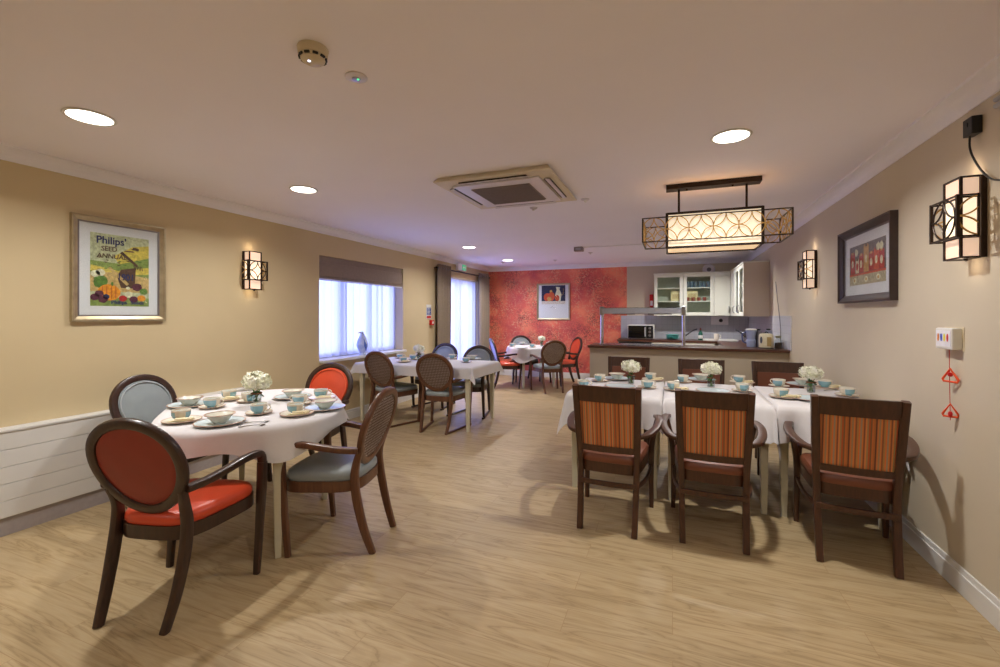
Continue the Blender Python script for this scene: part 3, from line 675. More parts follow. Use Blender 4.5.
poly([(0.28, 0.53), (0.32, 0.55), (0.64, 0.32), (0.60, 0.29)], 5, 11); poly([(0.48, 0.75), (0.52, 0.78), (0.80, 0.60), (0.78, 0.57)], 4, 9)
for k in range(6): poly([(0.72 + k * 0.028, 0.60 - k * .004), (0.735 + k * 0.028, 0.60 - k * .004), (0.74 + k * 0.03, 0.54 - k * .004), (0.725 + k * 0.03, 0.54 - k * .004)], 4.5, 9)
blob(b, *q(0.75, 0.83), 0.03, 0.012, Y0 - 0.0012, 9, 12, 0.3, 3); blob(b, *q(0.66, 0.79), 0.035, 0.006, Y0 - 0.0012, 6, 12, 0.3, 4)
blob(b, *q(0.16, 0.33), 0.045, 0.05, Y0 - 0.0018, 10, 24, 0.12, 5); blob(b, *q(0.30, 0.19), 0.074, 0.062, Y0 - 0.0021, 3, 26, 0.03, 6)
for dx, rx in ((-0.11, 0.012), (-0.04, 0.012), (0.04, 0.012), (0.11, 0.012)): blob(b, *q(0.30 + dx, 0.19), rx * 0.35, 0.055, Y0 - 0.0024, 4, 16, 0, 1)
blob(b, *q(0.35, 0.31), 0.008, 0.018, Y0 - 0.0024, 10, 10, 0.1, 2)
for cx0, cz0_, r_, mi_ in ((0.07, 0.12, .03, 6), (0.14, 0.17, .028, 6), (0.2, 0.09, .03, 6), (0.25, 0.13, .022, 7), (0.53, 0.11, .028, 5), (0.72, 0.1, .03, 6), (0.78, 0.28, .036, 6), (0.63, 0.17, .028, 8), (0.86, 0.12, .03, 3), (0.62, 0.26, .014, 8), (0.9, 0.22, 0.03, 10), (0.08, 0.44, 0.03, 8), (0.16, 0.46, 0.03, 8)):
    blob(b, *q(cx0, cz0_), r_, r_ * 0.85, Y0 - 0.0027, mi_, 18, 0.06, int(cx0 * 100))
text_geo(b, "Philips'", 0.076, *q(0.09, 0.865), Y0 - 0.0022, 7, 0.95, 0.0004)
text_geo(b, "SEED", 0.05, *q(0.17, 0.765), Y0 - 0.0022, 9, 0.95, 0.0003); text_geo(b, "ANNUAL", 0.048, *q(0.10, 0.665), Y0 - 0.0022, 9, 1.0, 0.0003, 0.1)
text_geo(b, "1901", 0.07, *q(0.43, 0.37), Y0 - 0.003, 7, 0.85, 0.0003); text_geo(b, "Philips  Seeds", 0.04, *q(0.33, 0.03), Y0 - 0.0035, 7, 1.05, 0.0003)
b.build('print', MM, t)
# still life on the red wall
t = framed('framed_still_life', 'silver framed still life of a pitcher and red pots on the red wallpaper', 0.75, 0.81, 0.035, M_silverframe, (-2.465, YF, 1.685), 0, None, 0.03)
b = MB(); pw, ph = 0.54, 0.52; x0, z0 = -pw / 2, -0.16; Y0 = -0.0066
S = [flat('print_dark_blue', (44, 48, 84)), flat('print_coral', (206, 84, 52)), flat('print_cream', (236, 226, 190)), flat('print_ochre', (206, 160, 92)), flat('print_ledge', (222, 210, 196)), flat('print_brown', (92, 64, 46))]
poly([(0, 0.32), (1, 0.32), (1, 1), (0, 1)], 0, 0); poly([(0, 0.2), (1, 0.2), (1, 0.33), (0, 0.33)], 0.5, 4)
blob(b, *q(0.24, 0.5), 0.08, 0.09, Y0 - 0.0012, 1); blob(b, *q(0.42, 0.53), 0.075, 0.1, Y0 - 0.0015, 1); blob(b, *q(0.33, 0.42), 0.05, 0.05, Y0 - 0.0018, 3); blob(b, *q(0.4, 0.75), 0.03, 0.03, Y0 - 0.0012, 3)
poly([(0.62, 0.34), (0.8, 0.34), (0.84, 0.62), (0.76, 0.82), (0.78, 0.92), (0.6, 0.94), (0.64, 0.82), (0.58, 0.6)], 6, 2); blob(b, *q(0.66, 0.46), 0.05, 0.07, Y0 - 0.0024, 1)
b.tube([(x0 + pw * a, Y0 - 0.001, z0 + ph * c) for a, c in ((0.82, 0.55), (0.9, 0.62), (0.94, 0.8), (0.9, 0.86))], 0.004, 5, mi=3)
b.tube([(x0 + pw * a, Y0 - 0.001, z0 + ph * c) for a, c in ((0.36, 0.04), (0.42, 0.06), (0.47, 0.12), (0.5, 0.05), (0.56, 0.05))], 0.002, 5, mi=5)
b.build('print', S, t)
# kitchen jars print on the right wall
t = framed('framed_still_life', 'dark brown framed print of red and cream kitchen jars on the right wall', 0.98, 0.585, 0.05, M_darkframe, (XR, 4.09, 1.785), R(-90), M_pewter, 0.045)
b = MB(); pw, ph = 0.66, 0.31; x0, z0 = -pw / 2, -ph / 2; Y0 = -0.0066
S = [flat('print_slate', (110, 98, 96)), flat('print_red', (186, 40, 34)), flat('print_cream', (236, 226, 190)), flat('print_ochre', (206, 160, 92)), flat('print_stone', (186, 172, 140)), flat('print_coral', (206, 84, 52)), flat('print_brown', (92, 64, 46))]
poly([(0, 0), (1, 0), (1, 1), (0, 1)], 0, 0); poly([(0, 0), (1, 0), (1, 0.26), (0, 0.26)], 1, 4); poly([(0, 0.24), (1, 0.24), (1, 0.29), (0, 0.29)], 2, 5)
for k, (cx0, wd_, hh_, mi_) in enumerate(((0.10, 0.13, 0.5, 1), (0.24, 0.1, 0.32, 2), (0.36, 0.12, 0.42, 1), (0.5, 0.14, 0.62, 3), (0.64, 0.12, 0.4, 1), (0.77, 0.13, 0.46, 5), (0.90, 0.13, 0.4, 1))):
    poly([(cx0 - wd_ / 2, 0.3), (cx0 + wd_ / 2, 0.3), (cx0 + wd_ / 2, 0.3 + hh_), (cx0 + wd_ * 0.3, 0.3 + hh_ + 0.05), (cx0 - wd_ * 0.3, 0.3 + hh_ + 0.05), (cx0 - wd_ / 2, 0.3 + hh_)], 3 + k * 0.2, mi_)
    blob(b, *q(cx0, 0.3 + hh_ * 0.5), 0.022, 0.03, Y0 - 0.0018 - 0.0001 * k, 2 if mi_ != 2 else 1); blob(b, *q(cx0, 0.3 + hh_ + 0.02), 0.02, 0.01, Y0 - 0.0018, 3 if mi_ == 1 else 6)
for cx0 in (0.9, 0.82, 0.22): blob(b, *q(cx0, 0.82), 0.03, 0.03, Y0 - 0.0022, 2, 14, 0.2, int(cx0 * 10))
for cx0 in (0.16, 0.5, 0.82): blob(b, *q(cx0, 0.12), 0.035, 0.022, Y0 - 0.0012, 2); blob(b, *q(cx0, 0.12), 0.014, 0.012, Y0 - 0.0016, 3)
b.build('print', S, t)

# ------------------------------------------------------------------ wall devices
t = thing('call_point', 'white nurse call unit with coloured symbols and orange pull cord triangles', 'call unit', (XR, 2.99, 1.275), R(-90))
MB().boxb((-0.075, -0.045, -0.055), (0.075, -0.002, 0.055), 0.008).build('housing', M_plast, t)
MB().boxb((-0.085, -0.003, -0.06), (0.085, 0, 0.06), 0.001).build('back_plate', M_ivory, t)
MB().boxb((-0.066, -0.0465, -0.04), (0.066, -0.045, 0.042), 0.0).build('label_panel', mat('pale_label', (232, 230, 236), 0.5), t)
for x, c_ in ((-0.042, (222, 132, 40)), (-0.014, (66, 90, 190)), (0.014, (236, 214, 40)), (0.042, (206, 50, 40))):
    b = MB(); blob(b, x, 0.006, 0.0085, 0.021, -0.0478, 0, 16); b.build('button', mat('button_%d' % c_[0], c_, 0.5), t)
b = MB(); b.tube([(0.02, -0.03, -0.05), (0.02, -0.028, -0.24), (0.021, -0.026, -0.42)], 0.0016, 6); b.build('cord', M_redplast, t)
def tri(zt, k, rot_):
    b = MB(); pts = [(0, zt), (-0.032 * k, zt - 0.055), (-0.028 * k, zt - 0.066), (0.030 * k, zt - 0.066), (0.034 * k, zt - 0.055)]
    b.tube([(0.02 + x * math.cos(rot_), -0.026 + x * math.sin(rot_), z) for x, z in pts], 0.0055, 8, True, ref=(0, 1, 0.01)); b.build('pull_triangle', M_orange, t)
tri(-0.155, 1.1, 0.5); tri(-0.335, 0.9, 1.0)
b = MB(); b.lathe([(0, -0.012), (0.009, -0.008), (0.011, 0.0), (0.008, 0.01), (0, 0.012)], (0.02, -0.026, -0.185), 10); b.lathe([(0, -0.02), (0.008, -0.014), (0.01, 0.0), (0.006, 0.01), (0, 0.012)], (0.02, -0.026, -0.385), 10); b.build('bead', M_redplast, t)
t = thing('cable_outlet', 'black wall outlet box with a trailing black cable near the ceiling', 'outlet', (XR, 2.80, 2.30), R(-90))
MB().boxb((-0.036, -0.04, -0.042), (0.036, 0, 0.042), 0.004).build('housing', M_black, t)
MB().lathe([(0.012, 0.0), (0.012, 0.02), (0.008, 0.022)], (0.0, -0.03, 0.0), 12, M=None).build('socket', M_dkglass, t)
b = MB(); b.tube(smoothpath([(0.0, -0.03, -0.045), (0.0, -0.03, -0.1), (0.02, -0.025, -0.16), (0.075, -0.02, -0.24), (0.16, -0.02, -0.30), (0.32, -0.02, -0.33), (0.7, -0.02, -0.34)], 6), 0.0045, 8); b.build('cable', M_black, t)
t = thing('wall_bracket', 'small grey metal bracket on the right wall above the black outlet', 'bracket', (XR, 2.60, 2.34), R(-90))
MB().boxb((-0.04, -0.006, -0.03), (0.04, 0, 0.03), 0.002).build('plate', M_steel, t)
for z in (-0.014, 0.014): MB().tube([(-0.035, -0.02, z), (0.045, -0.02, z)], 0.011, 10, ref=(0, 0, 1)).build('pipe_clip', M_steel, t)
t = thing('fire_notice', 'blue and white fire action notice beside the taupe curtain', 'sign', (XL, 6.86, 1.45), R(90))
MB().boxb((-0.085, -0.006, -0.125), (0.085, 0, 0.125), 0.002).build('board', M_plast, t)
MB().boxb((-0.07, -0.0075, -0.06), (0.07, -0.006, 0.07)).build('blue_panel', mat('sign_blue', (52, 84, 160), 0.5), t)
MB().boxb((-0.07, -0.0075, -0.115), (0.07, -0.006, -0.075)).build('red_panel', M_redplast, t)
b = MB()
for k in range(5): b.boxb((-0.055, -0.0085, 0.05 - k * 0.024), (0.055 - 0.02 * (k % 2), -0.0075, 0.058 - k * 0.024))
b.build('lettering', M_plast, t)
t = thing('alarm_call_point', 'red fire alarm call point below the fire notice', 'fire alarm', (XL, 6.93, 1.255), R(90))
MB().boxb((-0.045, -0.05, -0.045), (0.045, 0, 0.045), 0.004).build('housing', M_redplast, t)
MB().boxb((-0.025, -0.052, -0.02), (0.025, -0.05, 0.02)).build('glass', M_plast, t)
t = thing('exit_sign', 'green and white exit sign above the garden door curtain', 'sign', (XL + 0.055, 8.0, 2.345), R(90))
MB().boxb((-0.19, -0.05, -0.065), (0.19, 0, 0.065), 0.006).build('housing', M_plast, t)
MB().boxb((0.0, -0.054, -0.055), (0.17, -0.05, 0.055)).build('green_panel', M_exit, t)
b = MB(); b.prism([(0.03, 0.0), (0.06, 0.03), (0.06, 0.012), (0.09, 0.012), (0.09, -0.012), (0.06, -0.012), (0.06, -0.03)], -0.056, -0.054)
blob(b, 0.128, 0.035, 0.009, 0.009, -0.056, 0); b.prism([(0.115, 0.02), (0.14, 0.02), (0.15, -0.04), (0.138, -0.04), (0.13, -0.01), (0.115, -0.04), (0.105, -0.036)], -0.056, -0.054); b.build('arrow_and_figure', M_plast, t)
# bird ornament on the sill
t = thing('bird_ornament', 'tall blue and white ceramic bird ornament on the window sill', 'ornament', (XL + 0.0, 5.06, WZ0 + 0.006), R(-30))
b = MB(); b.lathe([(0.0, 0), (0.045, 0), (0.05, 0.01), (0.035, 0.03), (0.05, 0.06), (0.075, 0.11), (0.080, 0.15), (0.068, 0.20), (0.046, 0.25), (0.03, 0.28), (0.026, 0.295)][1:] + [(0.0, 0.31)], seg=24); b.build('body', M_birdblue, t)
b = MB(); b.lathe([(0, -0.026), (0.018, -0.02), (0.027, 0), (0.018, 0.02), (0, 0.026)], (0, -0.004, 0.305), 16); b.build('head', M_birdblue, t)
MB().tube([(0, -0.02, 0.315), (0, -0.05, 0.312), (0, -0.068, 0.298)], 0.009, 8, scales=[1, 0.7, 0.15]).build('beak', M_gold, t)
for s in (-1, 1): MB().tube([(s * 0.055, 0.0, 0.22), (s * 0.085, 0.012, 0.14), (s * 0.06, 0.03, 0.06)], 0.016, 8, scales=[0.4, 1.3, 0.3]).build('wing', mat('cobalt_glaze', (84, 112, 190), 0.3), t)

# ------------------------------------------------------------------ chairs
def tilt(z): return -0.205 - (z - 0.47) * 0.30
def ringpts(a, bb, zc, n=48, grow=0.11):
    out = []
    for i in range(n):
        th = 2 * PI * i / n; z = zc + bb * math.sin(th); x = a * math.cos(th) * (1 + grow * math.sin(th)); out.append((x, tilt(z), z))
    return out
def pad(mb, a, bb, zc, y0, dome, n=48, mi=0, ms=(1.0, 0.97, 0.85, 0.6, 0.3)):
    """domed oval pad; y0 offset from the back's plane, dome signed"""
    vs, fs = [], []; base = len(vs)
    for k, s in enumerate(ms):
        yo = y0 + dome * (1 - s ** 4) if k else y0
        if k == 1: yo = y0 + dome * 0.45
        for x, y, z in ringpts(a * s, bb * s, zc, n): vs.append((x, y + yo, z))
    vs.append((0, tilt(zc) + y0 + dome, zc))
    for k in range(len(ms) - 1):
        for i in range(n): j = (i + 1) % n; fs.append([k * n + i, k * n + j, (k + 1) * n + j, (k + 1) * n + i])
    L = (len(ms) - 1) * n
    for i in range(n): fs.append([L + i, L + (i + 1) % n, len(vs) - 1])
    fs.append([i for i in range(n)][::-1]); mb.add(vs, fs, mi, None, True)
def oval_chair(wood, seatm, frontm, pipem, backm, cane=False, runners=False):
    t = thing('oval_back_armchair', 'x', 'chair')
    ZB, A, Bv = 0.712, 0.218, 0.212
    rp = ringpts(A, Bv, ZB)
    nrm = (0, -1, -0.3)
    MB().sweep(rp, rsec(0.048, 0.036, 0.35), nrm, True).build('back_frame', wood, t)
    b = MB(); pad(b, A - 0.02, Bv - 0.02, ZB, 0.004, 0.024); o = b.build('backrest_pad', frontm, t); 
    MB().tube([(x, y + 0.02, z) for x, y, z in ringpts(A - 0.034, Bv - 0.034, ZB)], 0.0045, 6, True).build('piping', pipem, o)
    if cane:
        b = MB(); pad(b, A - 0.02, Bv - 0.02, ZB, -0.004, -0.003); b.build('rear_panel', backm, t)
        b = MB(); aa, bb2 = A - 0.02, Bv - 0.02
        def seg(p0, q0):      # line x,z clipped to the oval
            pts = []
            for k in range(41):
                x = p0[0] + (q0[0] - p0[0]) * k / 40; z = p0[1] + (q0[1] - p0[1]) * k / 40
                g = 1 + 0.11 * (z - ZB) / Bv
                if (x / (aa * g)) ** 2 + ((z - ZB) / bb2) ** 2 < 1: pts.append((x, z))
            if len(pts) > 1:
                (xa, za), (xb, zb) = pts[0], pts[-1]
                b.sweep([(xa, tilt(za) - 0.0105, za), (xb, tilt(zb) - 0.0105, zb)], [(-0.003, -0.001), (0.003, -0.001), (0.003, 0.001), (-0.003, 0.001)], (0, -1, -0.2), smooth=False)
        for k in range(-11, 12): seg((k * 0.020, ZB - 0.25), (k * 0.020, ZB + 0.25)); seg((-0.25, ZB + k * 0.020), (0.25, ZB + k * 0.020))
        b.build('cane_weave', M_cane, t)
    else:
        b = MB(); pad(b, A - 0.02, Bv - 0.02, ZB, -0.004, -0.012); b.build('rear_panel', backm, t)
    # seat
    def seat_out(dx=0.0, dy=0.0):
        return [((0.205 + dx) * (1 + 0.16 * y / 0.23) * x, (0.215 + dy) * y0) for (x, y0, y) in [(p[0], p[1], p[1] * 0.23) for p in superell(1, 1, 4.2, 56)]]
    def so(hx, hy):
        o_ = []
        for x, y in superell(1, 1, 4.0, 56): o_.append((x * hx * (1 + 0.14 * y), y * hy))
        return o_
    b = MB(); b.layers(so(0.226, 0.235), [(1.0, 0.362), (1.0, 0.425)], 0, True); b.build('seat_rail', wood, t)
    b = MB(); b.layers(so(0.222, 0.232), [(0.97, 0.422), (1.0, 0.44), (0.995, 0.458), (0.955, 0.474), (0.85, 0.484), (0.5, 0.490), (0.15, 0.491)], 0, True); b.build('seat', seatm, t)
    # rear legs
    for s in (-1, 1):
        path = smoothpath([(s * 0.165, -0.315, 0), (s * 0.178, -0.268, 0.14), (s * 0.184, -0.23, 0.30), (s * 0.182, -0.212, 0.43), (s * 0.176, -0.218, 0.52), (s * 0.186, tilt(0.60), 0.60)], 5)
        n = len(path); MB().sweep(path, rsec(0.033, 0.045, 0.25), (0, -1, 0), scales=[0.85 + 0.25 * math.sin(PI * min(1, i / n * 1.1)) for i in range(n)]).build('rear_leg', wood, t)
        path = smoothpath([(s * 0.262, 0.155, 0), (s * 0.262, 0.178, 0.25), (s * 0.262, 0.195, 0.45), (s * 0.262, 0.2, 0.59)], 5)
        n = len(path); MB().sweep(path, rsec(0.042, 0.042, 0.25), (0, -1, 0.001), scales=[0.72 + 0.33 * min(1, i / n * 1.6) for i in range(n)]).build('front_leg', wood, t)
        path = smoothpath([(s * 0.262, 0.2, 0.585), (s * 0.261, 0.195, 0.622), (s * 0.259, 0.165, 0.645), (s * 0.255, 0.06, 0.647), (s * 0.248, -0.05, 0.632), (s * 0.233, -0.16, 0.618), (s * 0.210, -0.245, 0.612)], 5)
        MB().sweep(path, rsec(0.036, 0.042, 0.3), (1, 0, 0)).build('armrest', wood, t)
        if runners:
            MB().sweep([(s * 0.165, -0.33, 0.012), (s * 0.262, 0.20, 0.012)], rsec(0.026, 0.024, 0.2), (0, 0, 1), smooth=False).build('floor_runner', wood, t)
    return t
def cushion_chair():
    t = thing('square_back_armchair', 'x', 'chair'); wd = M_wood3
    def py(z): return -0.205 - max(0, z - 0.45) * 0.17
    for s in (-1, 1):
        path = smoothpath([(s * 0.172, -0.275, 0), (s * 0.176, -0.232, 0.2), (s * 0.180, -0.206, 0.42), (s * 0.190, py(0.65), 0.65), (s * 0.199, py(0.94) , 0.94)], 5)
        MB().sweep(path, rsec(0.036, 0.044, 0.15), (0, -1, 0)).build('rear_leg', wd, t)
        path = smoothpath([(s * 0.235, 0.245, 0), (s * 0.232, 0.235, 0.25), (s * 0.234, 0.225, 0.42), (s * 0.252, 0.20, 0.54), (s * 0.276, 0.19, 0.655)], 5); n = len(path)
        MB().sweep(path, rsec(0.034, 0.040, 0.2), (0, -1, 0), scales=[0.85 + 0.25 * math.sin(PI * i / n) for i in range(n)]).build('front_leg', wd, t)
        path = smoothpath([(s * 0.195, py(0.63) + 0.01, 0.622), (s * 0.245, -0.19, 0.632), (s * 0.285, -0.07, 0.648), (s * 0.297, 0.06, 0.662), (s * 0.284, 0.18, 0.668), (s * 0.272, 0.235, 0.664)], 5)
        MB().sweep(path, rsec(0.05, 0.026, 0.3), (0, 0, 1)).build('armrest', wd, t)
        MB().sweep(smoothpath([(s * 0.186, -0.22, 0.305), (s * 0.222, -0.05, 0.30), (s * 0.232, 0.22, 0.30)], 5), rsec(0.018, 0.03, 0.3), (0, 0, 1)).build('side_stretcher', wd, t)
    def yrail(z0, z1, w_, name, th=0.024):
        b = MB(); vs = []; n = 12
        for z in (z0, z1):
            for k in range(n + 1):
                x = -w_ + 2 * w_ * k / n; bow = -0.018 * (1 - (x / w_) ** 2); yo = 0.012 if name == 'backrest_pad' else 0.0; vs += [(x, py(z) + bow - th / 2 + yo, z), (x, py(z) + bow + th / 2 + yo, z)]
        m = 2 * (n + 1); fs = []
        for k in range(n):
            a = 2 * k; fs += [[a, a + 2, m + a + 2, m + a], [a + 1, a + 3, m + a + 3, m + a + 1], [a, a + 2, a + 3, a + 1], [m + a, m + a + 2, m + a + 3, m + a + 1]]
        fs += [[0, 1, m + 1, m], [2 * n, 2 * n + 1, m + 2 * n + 1, m + 2 * n]]
        b.add(vs, fs, smooth=True); return b.build(name, M_stripe if name == 'back_panel' else M_brownleather if name == 'backrest_pad' else wd, t, 30)
    yrail(0.838, 0.94, 0.185, 'top_rail', 0.03); yrail(0.53, 0.842, 0.175, 'back_panel', 0.014); yrail(0.53, 0.842, 0.17, 'backrest_pad', 0.02); yrail(0.505, 0.545, 0.172, 'lower_back_rail', 0.03)
    for s in (-1, 1):
        b = MB(); b.sweep([(s * 0.170, py(0.53) - 0.004, 0.53), (s * 0.180, py(0.85) - 0.004, 0.85)], rsec(0.014, 0.03, 0.15), (0, -1, 0), smooth=False); b.build('panel_frame', wd, t)
    def so(hx, hy): return [(x * hx * (1 + 0.10 * y), y * hy) for x, y in superell(1, 1, 5.5, 56)]
    b = MB(); b.layers(so(0.212, 0.222), [(1, 0.365), (1, 0.432)], 0, True); b.build('seat_rail', wd, t)
    b = MB(); b.layers(so(0.214, 0.226), [(0.97, 0.428), (1.0, 0.445), (0.995, 0.465), (0.95, 0.482), (0.8, 0.49), (0.3, 0.493)], 0, True); b.build('seat', M_brownleather, t)
    MB().sweep(smoothpath([(-0.182, -0.238, 0.305), (0, -0.25, 0.305), (0.182, -0.238, 0.305)], 4), rsec(0.018, 0.032, 0.2), (0, 0, 1)).build('rear_stretcher', wd, t)
    return t
def put_back(proto, back, face, lab, group):
    """back: point under the rear feet; face: direction angle (radians) the chair looks to"""
    rz = face - PI / 2; f = Vector((math.cos(face), math.sin(face), 0))
    return proto.put(Vector((back[0], back[1], 0)) + f * 0.315, rz, lab, group)
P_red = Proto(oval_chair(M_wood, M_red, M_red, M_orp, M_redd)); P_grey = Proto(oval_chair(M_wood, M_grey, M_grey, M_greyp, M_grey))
P_cane = Proto(oval_chair(M_wood2, M_grey, M_grey, M_greyp, mat('taupe_back_cloth', (226, 220, 218), 0.8), True)); P_run = Proto(oval_chair(M_wood, M_grey, M_grey, M_greyp, M_grey, False, True))
P_cane_run = Proto(oval_chair(M_wood2, M_grey, M_grey, M_greyp, mat('taupe_back_cloth2', (176, 166, 166), 0.8), True, True))
P_daysheen = Proto(oval_chair(M_wood, M_red, M_red, M_orp, M_daysheen))
G1, G2, G3 = 'armchairs round the nearest round table', 'armchairs at the window table', 'armchairs round the far table'
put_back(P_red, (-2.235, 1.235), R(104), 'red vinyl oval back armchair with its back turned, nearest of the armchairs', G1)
put_back(P_cane, (-1.678, 2.31), R(194), 'walnut oval back armchair with woven cane back and grey seat by the near round table', G1)
put_back(P_grey, (-3.72, 2.13), R(8), 'grey padded oval back armchair between radiator and near round table', G1)
put_back(P_red, (-2.96, 3.27), R(-82), 'orange red oval back armchair behind the near round table below the window', G1)
put_back(P_cane_run, (-3.43, 4.59), R(80), 'cane back armchair on floor runners, left of the two at the front of window table', G2)
put_back(P_cane_run, (-2.62, 4.57), R(93), 'cane back armchair on floor runners nearest the free corner of the window table', G2)
put_back(P_run, (-3.36, 6.24), R(-95), 'grey oval back armchair half hidden behind the flowers on the window table', G2)
put_back(P_run, (-2.64, 5.93), R(-88), 'grey oval back armchair behind the window table with piped back facing the room', G2)
put_back(P_daysheen, (-3.24, 7.90), R(33), 'red armchair with lilac daylight painted on its back at the far table beside the curtain', G3)
put_back(P_cane, (-1.95, 7.66), R(127), 'cane back armchair with grey seat in front of the far table', G3)
put_back(P_red, (-1.80, 8.95), R(217), 'red oval back armchair against the red wallpaper at the far table', G3)
put_back(P_grey, (-3.08, 9.16), R(-53), 'pale grey oval back armchair behind the far table', G3)
P_sq = Proto(cushion_chair()); G4, G5 = 'striped back armchairs in front of the long table', 'striped back armchairs on the kitchen side of the long table'
P_sq.put((-0.385, 3.17, 0), R(-2), 'striped back armchair at the open end of the long table, its back turned', G4)
P_sq.put((0.235, 3.215, 0), R(-1), 'middle of three striped back armchairs in front of the long table', G4)
P_sq.put((0.985, 3.26, 0), R(-7), 'striped back armchair beside the right wall, front side of the long table', G4)
for x, lb in ((-0.44, 'dark wood armchair on the kitchen side behind the first vase of the long table'), (0.27, 'dark wood armchair on the kitchen side behind the middle vase of long table'), (0.94, 'dark wood armchair on the kitchen side behind the vase nearest the wall')):
    P_sq.put((x, 4.67, 0), R(180), lb, G5)

# ------------------------------------------------------------------ tables and cloths
def tapleg(mb, x, y, top, w0=0.034, w1=0.055): mb.sweep([(x, y, 0), (x, y, 0.10), (x, y, top - 0.12), (x, y, top)], rsec(w1, w1, 0.12), (0, 1, 0), scales=[w0 / w1, 0.72, 1, 1], smooth=False); return mb
def table(name, lab, outline, legs, loc, rz, top, group=None, skirt_out=None):
    t = thing(name, lab, 'table', loc, rz, group)
    b = MB(); b.layers(outline, [(1, top - 0.03), (1, top - 0.004)], 0, False); b.build('table_top', M_leg, t)
    for x, y in legs: tapleg(MB(), x, y, top - 0.03).build('leg', M_leg, t)
    if skirt_out: MB().layers(skirt_out, [(1, top - 0.075), (1, top - 0.031)], 0, False).build('apron', M_leg, t); return t
    xs = [p[0] for p in legs]; ys = [p[1] for p in legs]; b = MB()
    for y in (min(ys), max(ys)): b.boxb((min(xs) + 0.027, y - 0.01, top - 0.09), (max(xs) - 0.027, y + 0.01, top - 0.03))
    for x in (min(xs), max(xs)): b.boxb((x - 0.01, min(ys) + 0.027, top - 0.09), (x + 0.01, max(ys) - 0.027, top - 0.03))
    b.build('apron', M_leg, t); return t
def rrect(a, bb, r=0.03, side=26, arc=10):
    """points with normals and corner angle (0 on the straight sides)"""
    out = []
    cs = [(a - r, bb - r, 0), (-a + r, bb - r, 90), (-a + r, -bb + r, 180), (a - r, -bb + r, 270)]
    for k, (cx, cy, s) in enumerate(cs):
        for i in range(arc + 1):
            an = R(s + 90 * i / arc); out.append((cx + r * math.cos(an), cy + r * math.sin(an), math.cos(an), math.sin(an), i / arc, k))
        nx = cs[(k + 1) % 4]; an = R(s + 90); px, py_ = cx + r * math.cos(an), cy + r * math.sin(an); qx, qy = nx[0] + r * math.cos(an), nx[1] + r * math.sin(an)
        for i in range(1, side): out.append((px + (qx - px) * i / side, py_ + (qy - py_) * i / side, math.cos(an), math.sin(an), -1, k))
    return out
def cloth(lab, pts, over, fold, top, loc, rz, group=None, clampx=None, seed=0, rings=9):
    mb = MB(); n = len(pts); vs = []; fs = []
    for s in (0.25, 0.6, 0.9):
        for p in pts: vs.append((p[0] * s, p[1] * s, top))
    vs += [(p[0], p[1], top - 0.0015) for p in pts]
    for k in range(1, rings + 1):
        for i, p in enumerate(pts):
            R_ = over(p, i); r = R_ * k / rings; off = 0.007 + min(r, 0.012) * 0.3 + r * fold(p, i, seed)
            x, y = p[0] + p[2] * off, p[1] + p[3] * off
            if clampx: x = max(clampx[0], min(clampx[1], x))
            vs.append((x, y, top - 0.004 - r * 0.985))
    tot = 4 + rings
    for j in range(tot - 1):
        for i in range(n): k = (i + 1) % n; fs.append([j * n + i, j * n + k, (j + 1) * n + k, (j + 1) * n + i])
    fs.append(list(range(n))[::-1]); mb.add(vs, fs, 0, None, True)
    o = mb.build('tablecloth', M_cloth, None, 180); o.location = loc; o.rotation_euler = (0, 0, rz); return tag(o, lab, 'tablecloth', group)
def rect_over(o): return lambda p, i: o if p[4] < 0 else o / max(math.cos(R(90 * p[4])), math.sin(R(90 * p[4])))
def rect_fold(k0=0.05, kc=0.34):
    def f(p, i, seed):
        if p[4] < 0: u_ = p[0] if abs(p[3]) > 0.5 else p[1]; return k0 * (1 + 0.75 * math.sin(u_ * 21 + seed) + 0.5 * math.sin(u_ * 47 + 2 * seed + 1))
        return k0 + kc * math.sin(PI * p[4]) ** 2
    return f
# table 1, rounded square
TT = 0.770
T1 = (-2.69, 2.255, 0); RZ1 = R(48); A1, B1, N1 = 0.54, 0.69, 3.0
out1 = superell(A1, B1, N1, 160)
t1 = table('round_cornered_table', 'cream legged dining table with softly rounded top, nearest the viewer', out1, [(0.13, -0.645), (-0.13, 0.645), (0.45, 0.1), (-0.45, -0.1)], T1, RZ1, TT - 0.006, None, [(x * 0.8, y * 0.8) for x, y in out1])
pts1 = []
for i, (x, y) in enumerate(out1):
    nx, ny = math.copysign(abs(x / A1) ** (N1 - 1) / A1, x), math.copysign(abs(y / B1) ** (N1 - 1) / B1, y); L = math.hypot(nx, ny); pts1.append((x, y, nx / L, ny / L, 0, 0))
def ov1(p, i): a = math.atan2(p[1], p[0]) + R(33); return 0.14 - 0.05 * math.cos(a) + 0.085 * abs(math.sin(2 * a)) ** 6 + 0.01 * math.sin(7 * a + 1)
def fo1(p, i, seed):
    a = math.atan2(p[1], p[0]) + R(33); return 0.0 + 0.22 * (0.5 + 0.5 * math.sin(9 * a + 0.8 + 0.9 * math.sin(3 * a))) ** 3 + 0.22 * abs(math.sin(2 * a)) ** 16
cloth('white tablecloth draped in soft folds over the near rounded table', pts1, ov1, fo1, TT, T1, RZ1)
# table 2, window
T2 = (-3.045, 5.17, 0)
table('rectangular_table', 'cream legged rectangular table beside the window with cloth clad top', [(-0.84, -0.43), (0.84, -0.43), (0.84, 0.43), (-0.84, 0.43)], [(s * 0.77, q_ * 0.38) for s in (-1, 1) for q_ in (-1, 1)], T2, 0, 0.762)
cloth('white tablecloth with short overhang on the window table', rrect(0.845, 0.435, 0.02), rect_over(0.13), rect_fold(0.04, 0.5), 0.768, T2, 0)
